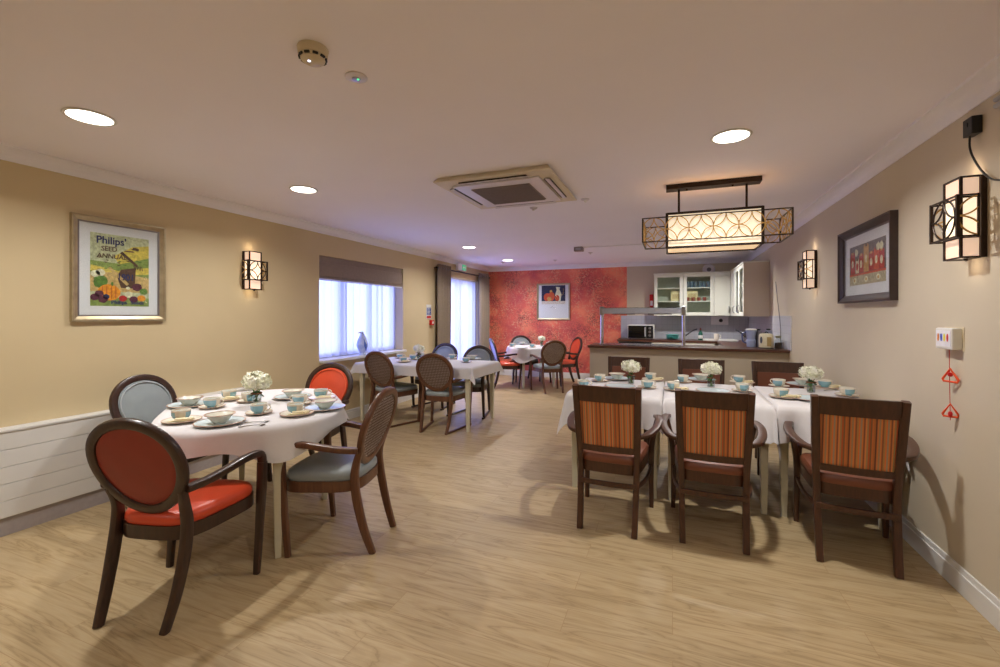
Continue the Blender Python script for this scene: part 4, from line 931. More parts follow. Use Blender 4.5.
# table 3, far
T3 = (-2.58, 8.42, 0)
out3 = superell(0.46, 0.46, 3.2, 72)
table('small_square_table', 'small cream legged table in front of the red wallpaper', out3, [(s * 0.31, q_ * 0.31) for s in (-1, 1) for q_ in (-1, 1)], T3, R(38), 0.762)
pts3 = [(x, y, *(lambda a_, b_: (a_ / math.hypot(a_, b_), b_ / math.hypot(a_, b_)))(math.copysign(abs(x) ** 2.2, x), math.copysign(abs(y) ** 2.2, y)), 0, 0) for x, y in out3]
cloth('white tablecloth on the small far table by the red wallpaper', pts3, lambda p, i: 0.19 + 0.09 * abs(math.sin(2 * math.atan2(p[1], p[0]))) ** 4, lambda p, i, s: 0.10 + 0.2 * (0.5 + 0.5 * math.sin(8 * math.atan2(p[1], p[0]))) ** 2, 0.768, T3, R(38))
# long table of three
W3 = 0.355; YC = 3.98; HB = 0.46
for k, (xc, lb, lc) in enumerate(((-0.435, 'open end table of the three pushed together by the right wall', 'white tablecloth on the open end table of the long row'), (0.295, 'middle table of the three pushed together by the right wall', 'white tablecloth on the middle table of the long row'),
                              (0.995, 'table touching the right wall in the row of three', 'white tablecloth on the table touching the right wall'))):
    hw = W3 if k < 2 else 0.325
    table('square_table', lb, [(-hw, -HB), (hw, -HB), (hw, HB), (-hw, HB)], [(s * (hw - 0.05), q_ * (HB - 0.06)) for s in (-1, 1) for q_ in (-1, 1)], (xc, YC, 0), 0, 0.766, 'tables pushed together by the right wall')
    cl = (-9 if k == 0 else -hw - 0.009, hw + 0.009)
    cloth(lc, rrect(hw + 0.004, HB + 0.004, 0.02), rect_over(0.235), rect_fold(0.22 if k else 0.13, 0.38 if k else 0.14), 0.772, (xc, YC, 0), 0, 'tablecloths on the long row', cl, seed=k * 2)

# ------------------------------------------------------------------ tableware
def mk_cup():
    t = thing('tea_cup', 'x', 'cup')
    MB().lathe([(0.024, 0), (0.026, 0.003), (0.022, 0.006), (0.036, 0.016), (0.042, 0.03), (0.0435, 0.05)], seg=28).build('body', M_cup, t)
    b = MB(); b.lathe([(0.0435, 0.05), (0.0445, 0.060), (0.0415, 0.060), (0.041, 0.045), (0.034, 0.018), (0.0, 0.012)][:-1] + [(0.001, 0.012)], seg=28); b.build('rim', M_china, t)
    MB().tube(smoothpath([(0.042, 0, 0.047), (0.058, 0, 0.052), (0.068, 0, 0.038), (0.058, 0, 0.022), (0.040, 0, 0.018)], 4), 0.0035, 6, ref=(0, 1, 0)).build('handle', M_china, t)
    return t
def mk_saucer():
    t = thing('saucer', 'x', 'saucer'); MB().lathe([(0.03, 0.0), (0.045, 0.003), (0.076, 0.012), (0.078, 0.015), (0.072, 0.0145), (0.04, 0.006), (0.001, 0.005)], seg=32).build('dish', M_china, t)
    MB().lathe([(0.0755, 0.0122), (0.079, 0.0135), (0.0785, 0.016), (0.0745, 0.0158), (0.0755, 0.0122)], seg=32).build('rim', M_rim, t); return t
def mk_plate(R_=0.13, blue=True):
    t = thing('dinner_plate' if blue else 'side_plate', 'x', 'plate'); MB().lathe([(R_ * 0.5, 0.0), (R_ * 0.62, 0.003), (R_ * 0.985, 0.013), (R_, 0.0165), (R_ * 0.96, 0.0165), (R_ * 0.66, 0.0075), (0.001, 0.006)], seg=36).build('dish', M_pblue if blue else M_china, t)
    MB().lathe([(R_ * 0.97, 0.0125), (R_ * 1.005, 0.0145), (R_ * 1.005, 0.018), (R_ * 0.965, 0.018), (R_ * 0.97, 0.0125)], seg=36).build('rim', M_rim, t); return t
def mk_bowl():
    t = thing('soup_bowl', 'x', 'bowl'); MB().lathe([(0.03, 0), (0.034, 0.004), (0.045, 0.014), (0.058, 0.032), (0.072, 0.048), (0.078, 0.05), (0.072, 0.051), (0.056, 0.036), (0.04, 0.016), (0.001, 0.011)], seg=32).build('dish', M_green_china, t)
    MB().lathe([(0.0715, 0.0475), (0.079, 0.0488), (0.0785, 0.0522), (0.0705, 0.0522), (0.0715, 0.0475)], seg=32).build('rim', M_rim, t); return t
def mk_napkin():
    t = thing('folded_napkin', 'x', 'napkin'); b = MB()
    for k, (a, w_, l_) in enumerate(((0.0, 0.026, 0.12), (0.22, 0.022, 0.10), (-0.18, 0.02, 0.09))): b.box((0.008 * k, 0, 0.004 + 0.006 * k), (l_, w_ * (1 + 0.3 * k), 0.006), 0.0025, 0, (a, 'Z'))
    b.box((0.045, 0.0, 0.012), (0.035, 0.045, 0.014), 0.006, 0, (0.4, 'Z')); o = b.build('fabric', M_napkin, t); return t
def mk_spoon():
    t = thing('teaspoon', 'x', 'cutlery'); MB().tube([(0, 0, 0.003), (0.05, 0, 0.006), (0.1, 0, 0.004)], 0.0028, 6, scales=[1.5, 0.9, 0.8]).build('stem', M_chrome, t)
    MB().layers([(0.117 + 0.02 * math.cos(2 * PI * i / 16), 0.012 * math.sin(2 * PI * i / 16)) for i in range(16)], [(0.6, 0.001), (1, 0.005), (0.95, 0.0055), (0.5, 0.002)]).build('head', M_chrome, t); return t
PC, PS, PP, PSP, PB, PN, PT = Proto(mk_cup()), Proto(mk_saucer()), Proto(mk_plate()), Proto(mk_plate(0.1, False)), Proto(mk_bowl()), Proto(mk_napkin()), Proto(mk_spoon())
PC.root.scale = (1.12, 1.12, 1.03)
def flower(loc, lab, gr, sc_=1.0, greenish=0.0, seed=0, pink=False, rz=0):
    t = thing('vase_of_flowers', lab, 'vase', loc, rz, gr); rnd = random.Random(seed)
    MB().lathe([(0.026, 0), (0.028, 0.004), (0.031, 0.05), (0.034, 0.085), (0.031, 0.085), (0.028, 0.05), (0.025, 0.008), (0.001, 0.008)], seg=24).build('glass_vase', M_glass, t)
    b = MB()
    for k in range(7):
        a = rnd.uniform(0, 6.28); b.tube([(0.015 * math.cos(a), 0.015 * math.sin(a), 0.01), (0.004 * math.cos(a + 2), 0.004 * math.sin(a + 2), 0.05), (-0.022 * math.cos(a), -0.022 * math.sin(a), 0.11)], 0.0032, 6)
    b.build('stems', M_stem, t)
    MB().lathe([(0.033, 0.078), (0.036, 0.08), (0.036, 0.086), (0.033, 0.088), (0.033, 0.078)], seg=20).build('rim_band', mat('brown_twine', (112, 76, 48), 0.8), t)
    b = MB()
    for a in (0.5, 2.4, 4.3):
        b.layers([(0.028 * math.cos(u_) * 1.3 + 0.03, 0.018 * math.sin(u_)) for u_ in [2 * PI * i / 12 for i in range(12)]], [(0.2, -0.001), (1, 0), (0.2, 0.001)], 0, True, Matrix.Translation((0, 0, 0.098)) @ Matrix.Rotation(a, 4, 'Z') @ Matrix.Rotation(0.7, 4, 'Y'))
    b.build('leaves', M_leaf, t)
    heads = [(-0.034, 0.0, 0.135, 0.045), (0.034, 0.006, 0.130, 0.046), (0.0, -0.028, 0.132, 0.044), (0.004, 0.03, 0.13, 0.042), (0.0, 0.0, 0.146, 0.042)]
    for hx, hy, hz, hr in heads:
        hr *= sc_; hx *= sc_; hy *= sc_; hz = 0.122 + (hz - 0.10) * sc_; b = MB(); b.lathe([(0.0005, -hr * 0.7), (hr * 0.5, -hr * 0.6), (hr * 0.74, 0), (hr * 0.5, hr * 0.6), (0.0005, hr * 0.7)], (hx, hy, hz), 12)
        for k in range(54):
            zf = 1 - 2 * (k + 0.5) / 54; rf = math.sqrt(1 - zf * zf); a = k * 2.399963
            d = Vector((rf * math.cos(a), rf * math.sin(a), zf)); c = Vector((hx, hy, hz)) + d * hr * rnd.uniform(0.76, 0.98)
            qd = d.to_track_quat('Z', 'Y').to_matrix().to_4x4(); Mx = Matrix.Translation(c) @ qd @ Matrix.Rotation(rnd.uniform(0, 6.28), 4, 'Z') @ Matrix.Rotation(rnd.uniform(-0.5, 0.5), 4, 'X')
            s = 0.0125 * sc_ * rnd.uniform(0.8, 1.2)
            vs = [(0, 0, -0.001)]; fs = []
            for e in range(8): an = e * PI / 4; r_ = s if e % 2 == 0 else s * 0.62; vs.append((r_ * math.cos(an), r_ * math.sin(an), 0.004 if e % 2 == 0 else 0.001))
            for e in range(8): fs.append([0, 1 + e, 1 + (e + 1) % 8])
            b.add(vs, fs, 0, Mx, False)
        b.build('bloom', M_flower_red if pink else M_petal, t)
    return t
def ware(items, z, where, gr):
    for kind, u, v, lb, *ex in items:
        p = at(u, v, z + 0.0); rz = ex[0] if ex else random.uniform(0, 6.28); dz = ex[1] if len(ex) > 1 else 0.0
        pr = dict(cup=PC, saucer=PS, plate=PP, side=PSP, bowl=PB, napkin=PN, spoon=PT)[kind]
        pr.put((p.x, p.y, z + dz), rz, lb + ' ' + where, dict(cup='tea cups', saucer='saucers', plate='dinner plates', side='side plates', bowl='soup bowls', napkin='folded napkins', spoon='teaspoons')[kind] + ' ' + gr)
def on(z, dz): return z + dz
Z1 = TT + 0.0005
def place(u, v, z, dz=0.0): p = at(u, v, z); return Vector((p.x, p.y, z + dz))
def setset(z, lst, where, gr):
    """lst: (kind, u, v of the base on the table, words, rotation)"""
    for kind, u, v, lb, rz in lst:
        p = at(u, v, z)
        if kind == 'cs':      # cup standing on a saucer
            PS.put(p, 0, 'saucer under the ' + lb.replace(' at the front right of the', ' right of the') + ' ' + where, 'saucers ' + gr); PC.put(p + Vector((0, 0, 0.0062)), rz, lb + ' ' + where, 'tea cups ' + gr)
        elif kind == 'cp':    # cup standing on a side plate with a napkin
            PSP.put(p, 0, 'side plate under the ' + lb + ' ' + where, 'side plates ' + gr); PC.put(p + Vector((-0.02, 0.008, 0.0085)), rz, lb + ' ' + where, 'tea cups ' + gr)
            PN.put(p + Vector((0.035, -0.03, 0.013)), rz * 0.3, 'napkin beside the ' + lb + ' ' + where, 'folded napkins ' + gr)
        elif kind == 'bp':
            PP.put(p, 0, 'plate under the ' + lb + ' ' + where, 'dinner plates ' + gr); PB.put(p + Vector((0, 0, 0.0085)), 0, lb + ' ' + where, 'soup bowls ' + gr)
        elif kind == 'pl': PP.put(p, 0, lb + ' ' + where, 'dinner plates ' + gr)
        elif kind == 'sp': PT.put(p + Vector((0, 0, 0.001)), rz, lb + ' ' + where, 'teaspoons ' + gr)
        elif kind == 'c': PC.put(p, rz, lb + ' ' + where, 'tea cups ' + gr)
        elif kind == 'b': PB.put(p, rz, lb + ' ' + where, 'soup bowls ' + gr)
setset(Z1, [('cp', 182, 422, 'cup nearest the red armchair', 2.4), ('bp', 220, 424, 'soup bowl at the front edge', 0), ('cs', 212, 408, 'cup between the two front bowls', 0.4), ('bp', 190, 406, 'soup bowl nearest the grey armchair', 0),
            ('cp', 230, 400, 'cup on the wall side', 2.0), ('cs', 259, 414, 'cup in front of the flowers', 0.3), ('cp', 297, 415, 'cup nearest the cane armchair', 3.0), ('cs', 300, 404.5, 'tall looking cup right of centre', 3.4),
            ('bp', 325, 409, 'soup bowl at the right edge', 0), ('bp', 293, 398, 'soup bowl at the back edge', 0), ('cp', 322, 399, 'cup nearest the orange red armchair', 0.6), ('cs', 249, 402, 'cup behind the flowers', 1.5),
            ('sp', 238, 428, 'teaspoon on the cloth in front of the bowl', 0.9), ('sp', 243, 424, 'teaspoon on the cloth beside the front plate', 0.75), ('sp', 272, 400, 'teaspoon lying behind the flowers', 0.2)],
       'on the near rounded table', 'on the near rounded table')
p = at(256.5, 405, Z1); flower(p, 'glass vase of cream hydrangeas on the near rounded table', 'vases of cream flowers', 1.35, seed=1)
Z2 = 0.7685
setset(Z2, [('cs', 400, 358.5, 'cup closest to the window sill', 0.3), ('cs', 413, 359.5, 'cup between the two cane armchairs', 0.5), ('cp', 404, 362.3, 'cup at the front edge', 0.8), ('cs', 452, 359, 'cup beside the flowers', 0.3), ('bp', 472, 359.5, 'soup bowl at the free end', 0),
            ('cs', 466, 362.5, 'cup at the free end', 3.3), ('bp', 420, 356.8, 'soup bowl at the back', 0)], 'on the window table', 'on the window table')
p = at(434, 361.5, Z2); flower(Vector((-3.28, 5.32, Z2)), 'vase of white flowers on the window table', 'vases of cream flowers', 1.1, seed=2)
Z3 = 0.7685
setset(Z3, [('cs', 512, 346.5, 'cup on the left', 0.3), ('bp', 522, 344.8, 'soup bowl near the back', 0), ('cs', 532, 347.4, 'cup in front of the flowers', 0.3), ('pl', 521, 348.6, 'plate at the front', 0)], 'on the far table', 'on the far table')
flower(Vector((-2.42, 8.5, Z3)), 'vase of white flowers on the far table by the red wallpaper', 'vases of cream flowers', 1.0, seed=3)
Z4 = 0.7725
setset(Z4, [('cs', 600, 381.5, 'cup nearest the open end', 2.5), ('bp', 617, 379.5, 'soup bowl behind the first vase', 0), ('cp', 653, 380.5, 'cup right of the first vase', 2.4), ('cs', 647, 388.3, 'cup at the front right of the first vase', 0.4), ('pl', 620, 387.5, 'plate in front of the first vase', 0),
            ('cs', 583, 388, 'cup at the front left corner', 0.4)], 'on the open end table', 'on the open end table')
setset(Z4, [('cp', 676, 390.5, 'cup at the front left', 2.2), ('cs', 683, 382.5, 'cup at the back left', 2.2), ('bp', 701, 380.5, 'soup bowl behind the vase', 0), ('pl', 713, 392, 'plate in front of the vase', 0), ('cp', 742, 383.5, 'cup at the back right', 2.6), ('cs', 742, 391.5, 'cup at the front right', 0.5)],
       'on the middle table of the row', 'on the middle table of the row')
setset(Z4, [('cs', 779, 387, 'cup at the back left', 2.4), ('bp', 803, 385.5, 'soup bowl behind the vase', 0), ('cp', 784, 398, 'cup on a patterned plate', 0.6), ('cp', 828, 388.3, 'cup close to the wall', 2.9), ('cs', 847, 396.2, 'cup in the front wall corner', 0.4), ('pl', 812, 400, 'plate in front of the vase', 0),
            ('sp', 824, 391, 'teaspoon right of the vase', 0.6)], 'on the table by the right wall', 'on the table by the right wall')
for (u, v), lb, sd in (((631, 384), 'glass vase of cream hydrangeas on the open end table of the row', 4), ((711, 387), 'glass vase of cream hydrangeas on the middle table of the row', 5), ((811, 392.5), 'glass vase of white hydrangeas on the table touching the right wall', 6)):
    flower(at(u, v, Z4), lb, 'vases of cream flowers', 1.12, seed=sd)

# ------------------------------------------------------------------ kitchen bar
b = MB(); b.boxb((-1.12, 6.47, 0), (XR, 6.60, 0.918)); struct('wall_bar', b, M_bar, 'low partition wall under the kitchen bar')
o = MB().boxb((-1.145, 6.42, 0.92), (XR - 0.002, 7.05, 0.957), 0.005).build('bar_worktop', M_worktop); tag(o, 'long dark brown bar worktop facing the dining room', 'worktop')
o = MB().boxb((0.76, 7.053, 0.87), (XR - 0.002, 8.995, 0.91), 0.004).build('side_worktop', M_worktop); tag(o, 'dark brown worktop along the right wall inside the kitchen', 'worktop')
o = MB().boxb((-1.02, 8.998, 0.87), (XR - 0.002, YF - 0.012, 0.91), 0.004).build('rear_worktop', M_worktop); tag(o, 'dark brown worktop against the tiled kitchen wall', 'worktop')
o = MB().boxb((-1.01, YF - 0.010, 0.91), (XR - 0.012, YF, 1.375)).build('tile_splashback', M_tile2); o['kind'] = 'structure'; tag(o, 'white tiled splashback on the rear kitchen wall', 'splashback')
t2 = MB().boxb((0, -0.010, 0), (3.24, 0, 0.425)).build('tile_splashback', M_tile); t2.location = (XR, 9.588, 0.957); t2.rotation_euler = (0, 0, R(-90)); t2['kind'] = 'structure'; tag(t2, 'white tiled splashback on the right kitchen wall', 'splashback')
def base_unit(loc, rz, w_, lab, n=2):
    t = thing('base_cabinet', lab, 'cabinet', loc, rz); MB().boxb((0, 0.02, 0.1), (w_, 0.57, 0.868)).build('body', M_cab, t); MB().boxb((0, 0.07, 0), (w_, 0.55, 0.1)).build('plinth', M_cab, t)
    for k in range(n):
        d = MB().boxb((w_ * k / n + 0.003, 0, 0.105), (w_ * (k + 1) / n - 0.003, 0.02, 0.865), 0.003).build('door', M_cab, t)
        MB().tube([(w_ * (k + 0.85) / n, -0.025, 0.68), (w_ * (k + 0.85) / n, -0.025, 0.80)], 0.006, 6, ref=(0, 1, 0)).build('handle', M_steel, d)
base_unit((-0.38, 9.01, 0), 0, 1.1, 'cream base cabinets under the rear kitchen worktop')
base_unit((0.78, 8.97, 0), R(-90), 1.9, 'cream base cabinets under the side worktop', 3)
t = thing('oven', 'black fronted oven under the microwave', 'oven', (-1.0, 9.01, 0)); MB().boxb((0, 0.02, 0.08), (0.6, 0.56, 0.868)).build('body', M_steel, t)
MB().boxb((0.01, 0, 0.16), (0.59, 0.02, 0.72), 0.004).build('door', M_dkglass, t); MB().boxb((0.01, 0.0, 0.73), (0.59, 0.02, 0.865), 0.003).build('control_panel', M_black, t); MB().tube([(0.06, -0.03, 0.69), (0.54, -0.03, 0.69)], 0.008, 8, ref=(0, 0, 1)).build('handle', M_steel, t)
for x in (0.1, 0.3, 0.5): MB().lathe([(0.014, 0), (0.012, 0.02), (0.001, 0.022)], (x, 0, 0), 12, M=Matrix.Translation((0, 0, 0.80)) @ Matrix.Rotation(R(90), 4, 'X')).build('knob', M_steel, t)
# serving gantry
t = thing('serving_gantry', 'stainless steel heated serving gantry on two posts on the bar', 'serving gantry', (-0.42, 6.74, 0.957))
for x in (-0.565, 0.565):
    MB().tube([(x, 0, 0.01), (x, 0, 0.55)], 0.024, 16).build('post', M_chrome, t); MB().boxb((x - 0.06, -0.05, 0), (x + 0.06, 0.05, 0.012), 0.003).build('foot_plate', M_chrome, t)
    MB().boxb((x - 0.03, -0.035, 0.43), (x + 0.03, 0.035, 0.56), 0.008).build('post_clamp', M_steel, t)
MB().boxb((-0.54, -0.16, 0.455), (0.54, 0.16, 0.535), 0.008).build('hood', mat('satin_grey_hood', (176, 178, 186), 0.35, 0.2), t)
MB().boxb((-0.56, -0.18, 0.537), (0.56, 0.18, 0.545), 0.002).build('glass_shelf', M_glass, t)
for x in (-0.25, 0.25): MB().tube([(x - 0.16, 0, 0.449), (x + 0.16, 0, 0.449)], 0.006, 6, ref=(0, 0, 1)).build('heater_tube', M_bronze, t)
MB().boxb((-0.52, -0.22, 0.0), (0.52, 0.22, 0.008), 0.003).build('hot_plate', mat('grey_hot_plate', (120, 122, 130), 0.25, 0.7), t)
# wall cabinets
def shaker(mb_parent, x0, x1, z0, z1, glass, hand, name='door'):
    fr = 0.062; b = MB(); b.boxb((x0, -0.02, z0), (x0 + fr, 0, z1), 0.003); b.boxb((x1 - fr, -0.02, z0), (x1, 0, z1), 0.003); b.boxb((x0 + fr, -0.02, z0), (x1 - fr, 0, z0 + fr), 0.003); b.boxb((x0 + fr, -0.02, z1 - fr), (x1 - fr, 0, z1), 0.003)
    if not glass: b.boxb((x0 + fr, -0.011, z0 + fr), (x1 - fr, -0.003, z1 - fr))
    d = b.build(name, M_cab, mb_parent)
    if glass: MB().boxb((x0 + fr, -0.011, z0 + fr), (x1 - fr, -0.008, z1 - fr)).build('pane', M_pane, d)
    hx = x0 + 0.03 if hand < 0 else x1 - 0.03
    MB().tube(smoothpath([(hx, -0.02, z0 + 0.05), (hx, -0.045, z0 + 0.07), (hx, -0.045, z0 + 0.15), (hx, -0.02, z0 + 0.17)], 3), 0.008, 8, ref=(1, 0, 0)).build('handle', M_steel, d)
def carcass(t, w_, dp, z0, z1, shelves=True, side=None):
    b = MB(); b.boxb((0, 0, z0), (0.018, dp, z1)); b.boxb((w_ - 0.018, 0, z0), (w_, dp, z1)); b.boxb((0.018, 0, z0), (w_ - 0.018, dp, z0 + 0.018)); b.boxb((0.018, 0, z1 - 0.018), (w_ - 0.018, dp, z1)); b.build('carcass', M_cab, t)
    MB().boxb((0.018, dp - 0.008, z0 + 0.018), (w_ - 0.018, dp - 0.001, z1 - 0.018)).build('back_board', M_sage, t)
    if shelves:
        for z in (z0 + 0.27, z0 + 0.53): MB().boxb((0.02, 0.02, z), (w_ - 0.02, dp - 0.01, z + 0.016)).build('shelf', M_cab, t)
CZ0, CZ1 = 1.375, 2.19
t = thing('wall_cabinet', 'cream wall cabinet with two glazed doors above the rear worktop', 'cabinet', (-0.34, 9.27, 0)); carcass(t, 1.07, 0.326, CZ0, CZ1)
shaker(t, 0.003, 0.532, CZ0 + 0.003, CZ1 - 0.003, True, 1); shaker(t, 0.538, 1.067, CZ0 + 0.003, CZ1 - 0.003, True, -1); MB().boxb((-0.01, -0.03, CZ1), (1.08, 0.326, CZ1 + 0.02), 0.004).build('cornice_strip', M_cab, t)
t = thing('wall_cabinet', 'cream wall cabinet with a solid door beside the corner', 'cabinet', (0.732, 9.27, 0)); carcass(t, 0.32, 0.326, CZ0, CZ1, False)
shaker(t, 0.003, 0.278, CZ0 + 0.003, CZ1 - 0.003, False, 1); MB().boxb((0.0, -0.03, CZ1), (0.32, 0.326, CZ1 + 0.02), 0.004).build('cornice_strip', M_cab, t)
t = thing('wall_cabinet', 'cream wall cabinet with glazed doors and stone coloured end panel on the right wall', 'cabinet', (1.03, 9.22, 0), R(-90)); carcass(t, 1.55, 0.326, CZ0, CZ1)
shaker(t, 0.003, 0.55, CZ0 + 0.003, CZ1 - 0.003, False, 1); shaker(t, 0.555, 1.05, CZ0 + 0.003, CZ1 - 0.003, True, 1); shaker(t, 1.055, 1.547, CZ0 + 0.003, CZ1 - 0.003, True, -1)
MB().boxb((1.551, -0.02, CZ0 - 0.005), (1.569, 0.326, CZ1 + 0.0)).build('end_panel', M_cabside, t); MB().boxb((0, -0.03, CZ1), (1.58, 0.326, CZ1 + 0.02), 0.004).build('cornice_strip', M_cab, t)
# things in the glazed cabinet
for k in range(6):
    o = MB().lathe([(0.03, 0), (0.034, 0.004), (0.036, 0.12), (0.033, 0.12), (0.031, 0.008), (0.001, 0.008)], seg=14).build('drinking_glass', mat('blue_tinted_tumbler', (108, 130, 142), 0.15)); o.location = (0.275 + k * 0.075, 9.40, CZ0 + 0.5465)
    tag(o, 'blue grey tumbler in the row on the top shelf of the glazed cabinet', 'glass', 'tumblers in the glazed cabinet')
for x, lb in ((0.07, 'cream patterned cereal box on the middle shelf behind the first glazed door'), (0.36, 'cream patterned box on the middle shelf behind the second glazed door')):
    t = thing('food_box', lb, 'box', (x, 9.43, CZ0 + 0.2865)); MB().boxb((-0.1, -0.03, 0), (0.1, 0.03, 0.2), 0.003).build('carton', mat('cream_carton', (226, 214, 160), 0.6, var=0.15, scale=12), t); MB().boxb((-0.075, -0.031, 0.05), (0.06, -0.03, 0.14)).build('label_panel', mat('tan_carton_panel', (204, 184, 130), 0.6), t)
for k in range(4):
    t = thing('mug', 'red brown mug standing on the middle shelf behind the second glazed door', 'mug', (0.27 + k * 0.1, 9.33, CZ0 + 0.2865), 0.4, 'red brown mugs in the glazed cabinet')
    MB().lathe([(0.026, 0), (0.032, 0.004), (0.034, 0.07), (0.031, 0.07), (0.029, 0.008), (0.001, 0.008)], seg=14).build('body', mat('red_brown_glaze', (142, 74, 58), 0.3), t); MB().tube(smoothpath([(0.033, 0, 0.06), (0.052, 0, 0.05), (0.052, 0, 0.025), (0.033, 0, 0.015)], 3), 0.004, 6, ref=(0, 1, 0)).build('handle', mat('red_brown_glaze', (142, 74, 58), 0.3), t)
o = MB().boxb((-0.2, -0.1, 0), (0.2, 0.1, 0.1), 0.01).build('storage_tray', mat('dark_grey_tray', (74, 72, 66), 0.6)); o.location = (-0.07, 9.42, CZ0 + 0.0185); tag(o, 'dark grey tray on the lowest shelf behind the first glazed door', 'tray')
# microwave
t = thing('microwave', 'white microwave with black door and knobs on the rear worktop', 'microwave', (-0.585, 9.3, 0.91)); MB().boxb((-0.25, -0.16, 0.012), (0.25, 0.2, 0.285), 0.008).build('body', M_plast, t)
MB().boxb((-0.235, -0.175, 0.025), (0.10, -0.16, 0.27), 0.004).build('door', M_dkglass, t); MB().boxb((0.105, -0.172, 0.025), (0.235, -0.16, 0.27), 0.004).build('control_panel', M_black, t)
for z in (0.08, 0.15, 0.22): MB().lathe([(0.024, 0), (0.02, 0.018), (0.001, 0.02)], seg=14, M=Matrix.Translation((0.17, -0.172, z)) @ Matrix.Rotation(R(90), 4, 'X')).build('knob', M_steel, t)
MB().tube([(0.085, -0.19, 0.06), (0.085, -0.19, 0.24)], 0.008, 8, ref=(0, 1, 0)).build('handle', M_plast, t)
for x in (-0.2, 0.2):
    for y in (-0.12, 0.16): MB().lathe([(0.015, 0), (0.015, 0.013)], (x, y, 0), 10).build('foot', M_black, t)
t = thing('dish_stack', 'teal dishes stacked on the rear worktop beside the microwave', 'dishes', (0.0, 9.33, 0.91))
for k in range(4): MB().lathe([(0.05, 0.022 * k), (0.09, 0.022 * k + 0.01), (0.13, 0.022 * k + 0.03), (0.126, 0.022 * k + 0.034), (0.05, 0.022 * k + 0.012), (0.001, 0.022 * k + 0.01)], seg=24).build('dish', M_teal, t)
def tap(loc, rz, lb):
    t = thing('kitchen_tap', lb, 'tap', loc, rz); MB().lathe([(0.025, 0), (0.025, 0.01), (0.018, 0.02), (0.018, 0.08), (0.001, 0.085)], seg=16).build('body', M_steel, t)
    MB().tube(smoothpath([(0, 0, 0.07), (0.06, -0.02, 0.12), (0.15, -0.05, 0.185), (0.21, -0.07, 0.21)], 4), 0.012, 8).build('spout', mat('dark_steel', (98, 98, 102), 0.25, 0.9), t)
    MB().tube([(0, 0, 0.075), (-0.03, 0.0, 0.13)], 0.007, 8).build('lever', M_steel, t)
tap((0.23, 9.40, 0.91), 0, 'lever tap behind the post of the serving gantry'); tap((1.22, 8.9, 0.91), R(150), 'long spouted tap at the corner of the kitchen')
t = thing('sink', 'shallow white sink and drainer on the rear worktop', 'sink', (0.82, 9.30, 0.91)); b = MB(); b.boxb((-0.28, -0.2, 0), (0.30, -0.17, 0.022), 0.004); b.boxb((-0.28, 0.17, 0), (0.30, 0.2, 0.022), 0.004); b.boxb((-0.28, -0.17, 0), (-0.25, 0.17, 0.022), 0.004); b.boxb((0.27, -0.17, 0), (0.30, 0.17, 0.022), 0.004); b.boxb((-0.25, -0.17, 0), (0.27, 0.17, 0.006)); b.build('basin', M_plast, t)
t = thing('soap_bottle', 'green washing up liquid bottle with white label on the rear worktop', 'bottle', (0.50, 9.32, 0.91)); MB().lathe([(0.035, 0), (0.04, 0.005), (0.042, 0.1), (0.036, 0.14), (0.016, 0.17), (0.014, 0.19), (0.001, 0.19)], seg=20).build('body', mat('bottle_green', (40, 92, 76), 0.2), t)
MB().lathe([(0.0425, 0.03), (0.0432, 0.032), (0.0432, 0.09), (0.0425, 0.092), (0.0425, 0.03)], seg=20).build('label', M_plast, t); MB().lathe([(0.016, 0.188), (0.016, 0.215), (0.008, 0.235), (0.001, 0.236)], seg=14).build('cap', mat('brown_red_cap', (112, 52, 44), 0.4), t)
t = thing('mug', 'white mug on the rear worktop left of the sink', 'mug', (0.76, 9.13, 0.933)); MB().lathe([(0.035, 0), (0.042, 0.004), (0.046, 0.11), (0.042, 0.11), (0.038, 0.008), (0.001, 0.008)], seg=20).build('body', M_china, t); MB().tube(smoothpath([(0.045, 0, 0.09), (0.07, 0, 0.08), (0.07, 0, 0.04), (0.042, 0, 0.03)], 3), 0.006, 6, ref=(0, 1, 0)).build('handle', M_china, t)
t = thing('towel_dispenser', 'pale wall box with a round dark dial under the wall cabinets', 'dispenser', (0.85, YF - 0.01, 1.285)); MB().boxb((-0.15, -0.08, -0.085), (0.15, 0, 0.085), 0.01).build('housing', M_lavp, t); MB().lathe([(0.035, 0), (0.03, 0.012), (0.001, 0.014)], seg=18, M=Matrix.Translation((0.02, -0.08, 0)) @ Matrix.Rotation(R(90), 4, 'X')).build('dial', M_black, t)
t = thing('fire_blanket', 'red fire blanket case on the wall beside the glazed cabinet', 'fire blanket', (-0.40, YF, 1.68)); MB().boxb((-0.035, -0.07, -0.13), (0.035, 0, 0.13), 0.01).build('case', M_redplast, t); MB().boxb((-0.025, -0.072, -0.1), (0.025, -0.07, 0.0)).build('label_panel', M_plast, t)
t = thing('extractor_vent', 'round white extractor vent on the wall above the cabinets', 'vent', (0.66, YF, 2.275)); Mx = Matrix.Rotation(R(90), 4, 'X')
MB().lathe([(0.115, 0), (0.115, 0.06), (0.1, 0.1), (0.08, 0.11), (0.001, 0.112)], seg=28, M=Mx).build('dome', M_lavp, t); MB().lathe([(0.04, 0.11), (0.036, 0.122), (0.001, 0.124)], seg=18, M=Mx).build('hub', mat('grey_hub', (116, 112, 118), 0.5), t)
